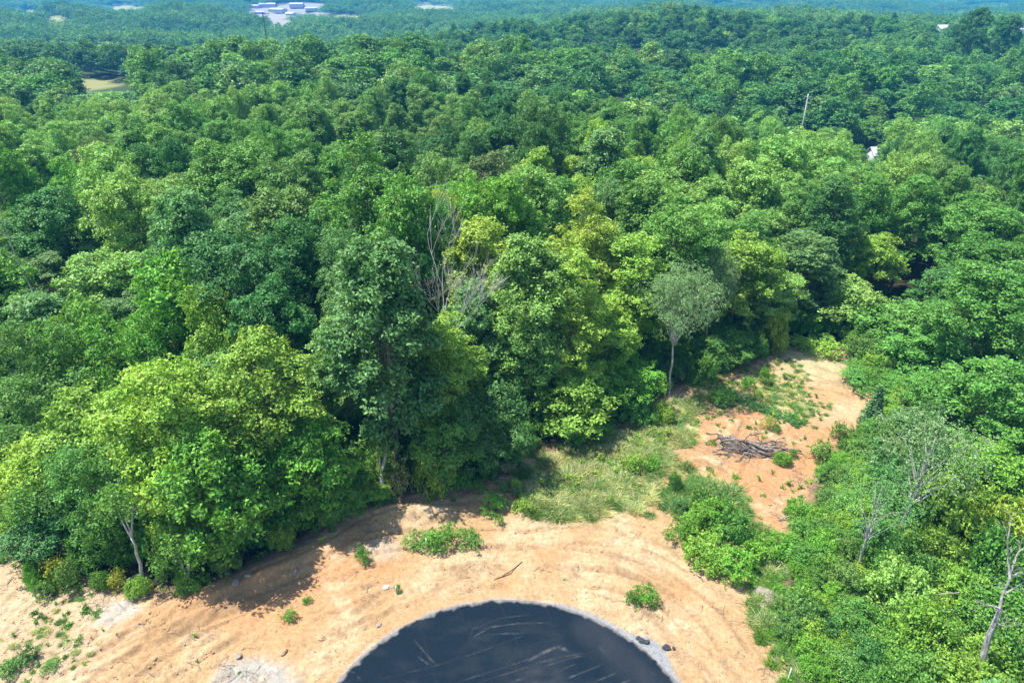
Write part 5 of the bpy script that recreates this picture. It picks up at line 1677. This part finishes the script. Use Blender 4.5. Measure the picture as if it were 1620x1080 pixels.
# ------------------------------------------------------------------ the log pile
LOGS = [  # (px0,py0,z0, px1,py1,z1, radius, label)
    (1117, 685, .9, 1181, 706, .8, .075, 'long thin branch sticking out at the upper left of the pile'),
    (1135, 691, .75, 1178, 697, .95, .15, 'thick grey log with a blunt left end on top of the pile'),
    (1140, 697, .55, 1182, 702, .7, .15, 'thick dark log under the blunt-ended one'),
    (1181, 698, 1.0, 1240, 722, .55, .16, 'longest thick log running from the crown of the pile to lower right'),
    (1184, 703, .75, 1232, 722, .3, .14, 'dark log just under the longest thick log'),
    (1195, 705, .6, 1268, 714, .35, .13, 'long straight pale log ending farthest right'),
    (1178, 696, .9, 1208, 685, 1.1, .075, 'branch pointing up and right from the top of the pile'),
    (1212, 700, .5, 1242, 692, .75, .05, 'thin curved branch above the right end of the pile'),
    (1127, 715, .25, 1172, 711, .45, .08, 'crooked branch reaching left over the orange clay'),
    (1140, 708, .3, 1180, 709, .5, .09, 'pale branch above the crooked one'),
    (1150, 721, .1, 1180, 712, .5, .06, 'low branch reaching lower left onto the clay'),
    (1163, 730, .05, 1178, 716, .5, .05, 'forked branch hanging down at the front of the pile'),
    (1184, 731, .05, 1192, 716, .4, .045, 'thin bent root at the lower front of the pile'),
    (1185, 712, .45, 1226, 724, .2, .11, 'pale log in the lower middle of the pile'),
    (1176, 716, .3, 1212, 722, .2, .10, 'silvery log lowest at the front of the pile'),
    (1195, 700, .7, 1222, 706, .5, .08, 'bleached branch on the upper right of the pile'),
    (1200, 708, .5, 1236, 717, .3, .09, 'straight branch between the long logs on the right'),
    (1204, 697, .5, 1228, 702, .45, .06, 'twisted pale branch at the back of the pile'),
    (1150, 701, .4, 1186, 714, .35, .08, 'brown branch crossing under the middle of the pile'),
    (1215, 705, .4, 1238, 698, .6, .05, 'short twig fork at the right back of the pile'),
    (1139, 693, .7, 1144, 703, .2, .06, 'short stub standing at the left end of the pile'),
]
rngl = np.random.default_rng(6)


def at_z(px, py, z):
    x, y = P(px, py, z)
    return np.array([x, y, z])


for (a, b, za, c_, d_, zb, r_, lab) in LOGS:
    p0, p1 = at_z(a, b, za), at_z(c_, d_, zb)
    T = Tubes()
    r_ *= 1.2
    q = bent(p0 - p0, p1 - p0, 9, rngl, .09 if r_ > .1 else .17)
    T.add(q, np.linspace(r_, r_ * .62, 9), 8)
    if r_ < .1:
        for k_ in (4, 6):
            grow(T, q[k_], (p1 - p0) / np.linalg.norm(p1 - p0) + rngl.normal(size=3) * .5, .8, r_ * .5, 1, rngl, 4, .6, 0, .012, 3)
    o = obj("log" if r_ >= .1 else "branch", T.mesh("log", M_LOG)); o.location = tuple(p0)
    tag(o, lab, 'log' if r_ >= .1 else 'branch', 'logs and branches in the brush pile')
# finer sticks of the pile
cxp, cyp = P(1185, 707, .3)
T = Tubes()
for k_ in range(150):
    a = rngl.uniform(0, 6.28); L_ = rngl.uniform(.6, 2.3)
    c0 = np.array([cxp + rngl.normal() * 1.5, cyp + rngl.normal() * .55, rngl.uniform(.08, .65)])
    dv_ = np.array([math.cos(a) * 1.5, math.sin(a) * .6, rngl.normal() * .12]); dv_ /= np.linalg.norm(dv_)
    q = bent(c0 - dv_ * L_ / 2, c0 + dv_ * L_ / 2, 5, rngl, .08); q[:, 2] = np.maximum(q[:, 2], .03)
    T.add(q, np.linspace(.04, .012, 5), 4, cap=False)
tag(obj("brushwood", T.mesh("brushwood", M_LOG)), 'tangle of thin grey sticks filling the brush pile', kind='stuff')

# sticks and bits lying about
for (a, b, c_, d_, r_, z, m_, nm, cat, lab) in [
        (781, 918, 826, 888, .055, .06, M_DARKPOLE, 'stick', 'stick', 'long dark crooked stick lying on the sand above the asphalt'),
        (1232, 822, 1258, 814, .07, .1, M_DEADBARK, 'log', 'log', 'pale short log on the orange earth left of the thicket'),
        (1200, 825, 1238, 856, .03, .05, M_LOG, 'stick', 'stick', 'thin dark stick lying down the orange slope'),
        (988, 960, 1011, 959, .05, .08, M_POLE, 'pipe', 'pipe', 'pale bluish pipe end lying before the spiky plants'),
        (790, 756, 818, 755, .06, .12, M_DEADBARK, 'log', 'log', 'straight pale log lying at the foot of the wood'),
        (198, 918, 226, 906, .07, .4, M_DEADBARK, 'branch', 'branch', 'white fallen branch by the forked trunk'),
        (172, 916, 200, 922, .06, .3, M_DEADBARK, 'branch', 'branch', 'second white branch leaning beside the forked trunk'),
        (20, 1078, 34, 1058, .04, .08, M_DEADBARK, 'stick', 'stick', 'white stick beside the dark weed clump at lower left'),
        (22, 912, 12, 925, .03, .05, M_LOG, 'stick', 'stick', 'dark stick on the pale sand at the left'),
        (1200, 935, 1228, 950, .07, .1, M_DEADBARK, 'branch', 'branch', 'bleached branch lying over the rock slabs'),
        (1483, 940, 1520, 936, .05, 3.6, M_DEADBARK, 'branch', 'branch', 'pale bare branch caught over the thicket leaves')]:
    p0, p1 = at_z(a, b, z), at_z(c_, d_, z)
    T = Tubes(); T.add(bent(p0 - p0, p1 - p0, 9, rngl, .045), np.linspace(r_, r_ * .5, 9), 6)
    o = obj(nm, T.mesh(nm, m_)); g0 = ground_at(p0[0], p0[1]); o.location = (p0[0], p0[1], p0[2] + g0)
    tag(o, lab, cat)


def stake(px, py, h, r_, mat, name, lab, cat, cap=False):
    x, y = P(px, py)
    T = Tubes(); T.add([(0, 0, -.2), (0.01, 0, h * .5), (0.02, 0, h)], [r_, r_, r_ * .95], 8)
    o = obj(name, T.mesh(name, mat), None); o.location = (x, y, ground_at(x, y))
    tag(o, lab, cat)
    return o


stake(675, 868, 1.25, .045, M_WHITE, 'survey_stake', 'white survey stake standing in the bush clump', 'survey stake')
stake(1246, 1076, 1.3, .035, M_WHITE, 'survey_stake', 'thin white stake at the lower edge of the thicket', 'survey stake')
stake(627, 939, .8, .08, M_POLE, 'utility_stub', 'short grey post leaning beside a little grass plant', 'post')
put_rock(611, 929, .30, M_POLE, 'pale crumpled lump left of the short grey post', None, 'sandbag', 'sandbag', seed=80, flat=.4)


# ------------------------------------------------------------------ poles, house, far buildings
def box(bmV, bmF, x0, x1, y0, y1, z0, z1):
    b_ = len(bmV)
    bmV += [(x0, y0, z0), (x1, y0, z0), (x1, y1, z0), (x0, y1, z0), (x0, y0, z1), (x1, y0, z1), (x1, y1, z1), (x0, y1, z1)]
    bmF += [tuple(b_ + q_ for q_ in f_) for f_ in ((0, 3, 2, 1), (4, 5, 6, 7), (0, 1, 5, 4), (1, 2, 6, 5), (2, 3, 7, 6), (3, 0, 4, 7))]


def pym(name, V_, F_, mat):
    me_ = bpy.data.meshes.new(name); me_.from_pydata(V_, [], F_); me_.materials.append(mat); return me_


def utility_pole(px, pyt, Y, mat, arms, lab, rad=.16):
    x, y, zt = at_Y(px, pyt, Y); g = ground_at(x, y)
    e = thing('utility_pole', lab, 'utility pole', (x, y, g))
    T = Tubes(); T.add([(0, 0, -.5), (0, 0, (zt - g) / 2), (0, 0, zt - g)], [rad * 1.3, rad * 1.1, rad], 10)
    obj('pole', T.mesh('pole', mat), e)
    for (dz, w, n_) in arms:
        V_, F_ = [], []; box(V_, F_, -w / 2, w / 2, -.14 - rad, .1 - rad, zt - g - dz - .12, zt - g - dz + .12)
        am = obj('crossarm', pym('crossarm', V_, F_, mat), e)
        for k_ in range(n_):
            T = Tubes(); xx = (-.45 + .9 * k_ / max(1, n_ - 1)) * w
            T.add([(xx, -rad, zt - g - dz + .12), (xx, -rad, zt - g - dz + .55)], [.09, .06], 6)
            obj('insulator', T.mesh('insulator', M_WIRE), am)
    return e


utility_pole(1279, 149, 250, M_POLE, [(1.0, 2.4, 3)], 'pale utility pole rising from a gap in the trees at upper right', .18)
ep = utility_pole(415, 19, 420, M_DARKPOLE, [(.8, 8, 3), (3.6, 8, 3)], 'dark tall utility pole with crossarms against the distant valley at top left', .28)
V_, F_ = [], []
box(V_, F_, .6, 2.6, -.9, .3, 26.5, 28.8)


def house(x, y, w, d_, h, rot, name, lab, cat='house', rise=2.2, wall=M_WHITE, roof=M_ROOF, group=None, gz_=None, wins=2):
    g = ground_at(x, y) if gz_ is None else gz_
    e = thing(name, lab, cat, (x, y, g), group); e.rotation_euler = (0, 0, rot)
    V_, F_ = [], []; box(V_, F_, -w / 2, w / 2, -d_ / 2, d_ / 2, -1.0, h)
    b_ = len(V_); V_ += [(-w / 2, -d_ / 2, h), (-w / 2, d_ / 2, h), (-w / 2, 0, h + rise * .93), (w / 2, -d_ / 2, h), (w / 2, d_ / 2, h), (w / 2, 0, h + rise * .93)]
    F_ += [(b_, b_ + 2, b_ + 1), (b_ + 3, b_ + 4, b_ + 5)]
    wl = obj('wall', pym('wall', V_, F_, wall), e)
    o_ = .5; V_ = []
    zt_ = h - rise * o_ / (d_ / 2)
    for s_ in (-1, 1):
        for dz in (0.02, .22):
            V_ += [(-w / 2 - o_, s_ * (d_ / 2 + o_), zt_ + dz), (w / 2 + o_, s_ * (d_ / 2 + o_), zt_ + dz), (w / 2 + o_, 0, h + rise + dz), (-w / 2 - o_, 0, h + rise + dz)]
    F_ = []
    for b_ in (0, 8):
        F_ += [(b_, b_ + 1, b_ + 2, b_ + 3), (b_ + 4, b_ + 7, b_ + 6, b_ + 5), (b_, b_ + 4, b_ + 5, b_ + 1), (b_, b_ + 3, b_ + 7, b_ + 4), (b_ + 1, b_ + 5, b_ + 6, b_ + 2)]
    obj('roof', pym('roof', V_, F_, roof), e)
    for k_ in range(wins):
        xx = w * ((k_ + .5) / wins - .5)
        V_, F_ = [], []; box(V_, F_, xx - .55, xx + .55, -d_ / 2 - .05, -d_ / 2 + .02, h * .35, h * .35 + 1.3)
        obj('window', pym('window', V_, F_, M_WINDOW), e)
    return e


house(hx + .5, hy, 7, 5.5, 2.8, .1, 'house', 'small white house glimpsed in a dark gap among the trees at right')
FARB = [(148, 17, 40, 20, 9, 'long white building left at the top among the far trees', None, M_WHITE),
        (134, 20, 22, 16, 6, 'lower white building beside the long one at top left', None, M_WHITE),
        (347, 11, 26, 18, 7, 'small white building left of the pale commercial lot', None, M_WHITE)]
FARB += [(px, py, w, d_, h, lab, 'buildings on the far pale lot', (M_ROOF, M_WHITE)[i % 2]) for i, (px, py, w, d_, h, lab) in enumerate([
        (398, 14, 50, 26, 7, 'grey roofed warehouse at the left of the pale lot'), (424, 12, 40, 26, 8, 'white roofed warehouse at the back of the pale lot'),
        (440, 20, 44, 24, 7, 'wide grey building in the middle of the pale lot'), (470, 12, 34, 22, 8, 'far white roofed building at the upper right of the lot'),
        (492, 18, 30, 20, 6, 'small grey building at the right end of the lot'), (460, 25, 22, 16, 5, 'little white roofed building low on the lot'),
        (412, 23, 20, 14, 5, 'little grey building low at the left of the lot')])]
for k_, (px, py, w, d_, h, lab, grp, rf_) in enumerate(FARB):
    Y = hit(px, py)
    x = ray(px, py)[0] * Y / ray(px, py)[1]
    sc_ = Y / 2000.0
    house(x, Y, w * sc_, d_ * sc_, h * max(.8, sc_), .2 * ((k_ * 7) % 5 - 2), 'building', lab, 'building', 2, M_FARWALL, rf_, grp, wins=4)
for (px, py, Y, lab) in [(1495, 45, 560, 'pale roofed house peeping out below the dark tree pair at top right'), (1616, 46, 560, 'cream house at the right border near the skyline')]:
    x, y, z = at_Y(px, py, Y)
    house(x, y, 15, 9, max(3.0, z - ground_at(x, y)), .2, 'house', lab)

# ------------------------------------------------------------------ the air
V_, F_ = [], []
ztop = max(70.0, float(gz.max()) + 40)
box(V_, F_, -5600, 5600, -300, 7600, float(gz.min()) - 1, ztop)
mh, nt, N, L = mat_new("haze_air")
pv = N.new("ShaderNodeVolumePrincipled")
pv.inputs["Color"].default_value = (0.04, 0.42, 1.0, 1)
pv.inputs["Density"].default_value = 0.00022
pv.inputs["Anisotropy"].default_value = 0.0
L.new(pv.outputs[0], N["Material Output"].inputs["Volume"])
hz = obj("haze", pym("haze", V_, F_, mh))
tag(hz, 'thin blue haze over the distance', kind='stuff')
print("ground z", gz.min(), gz.max())
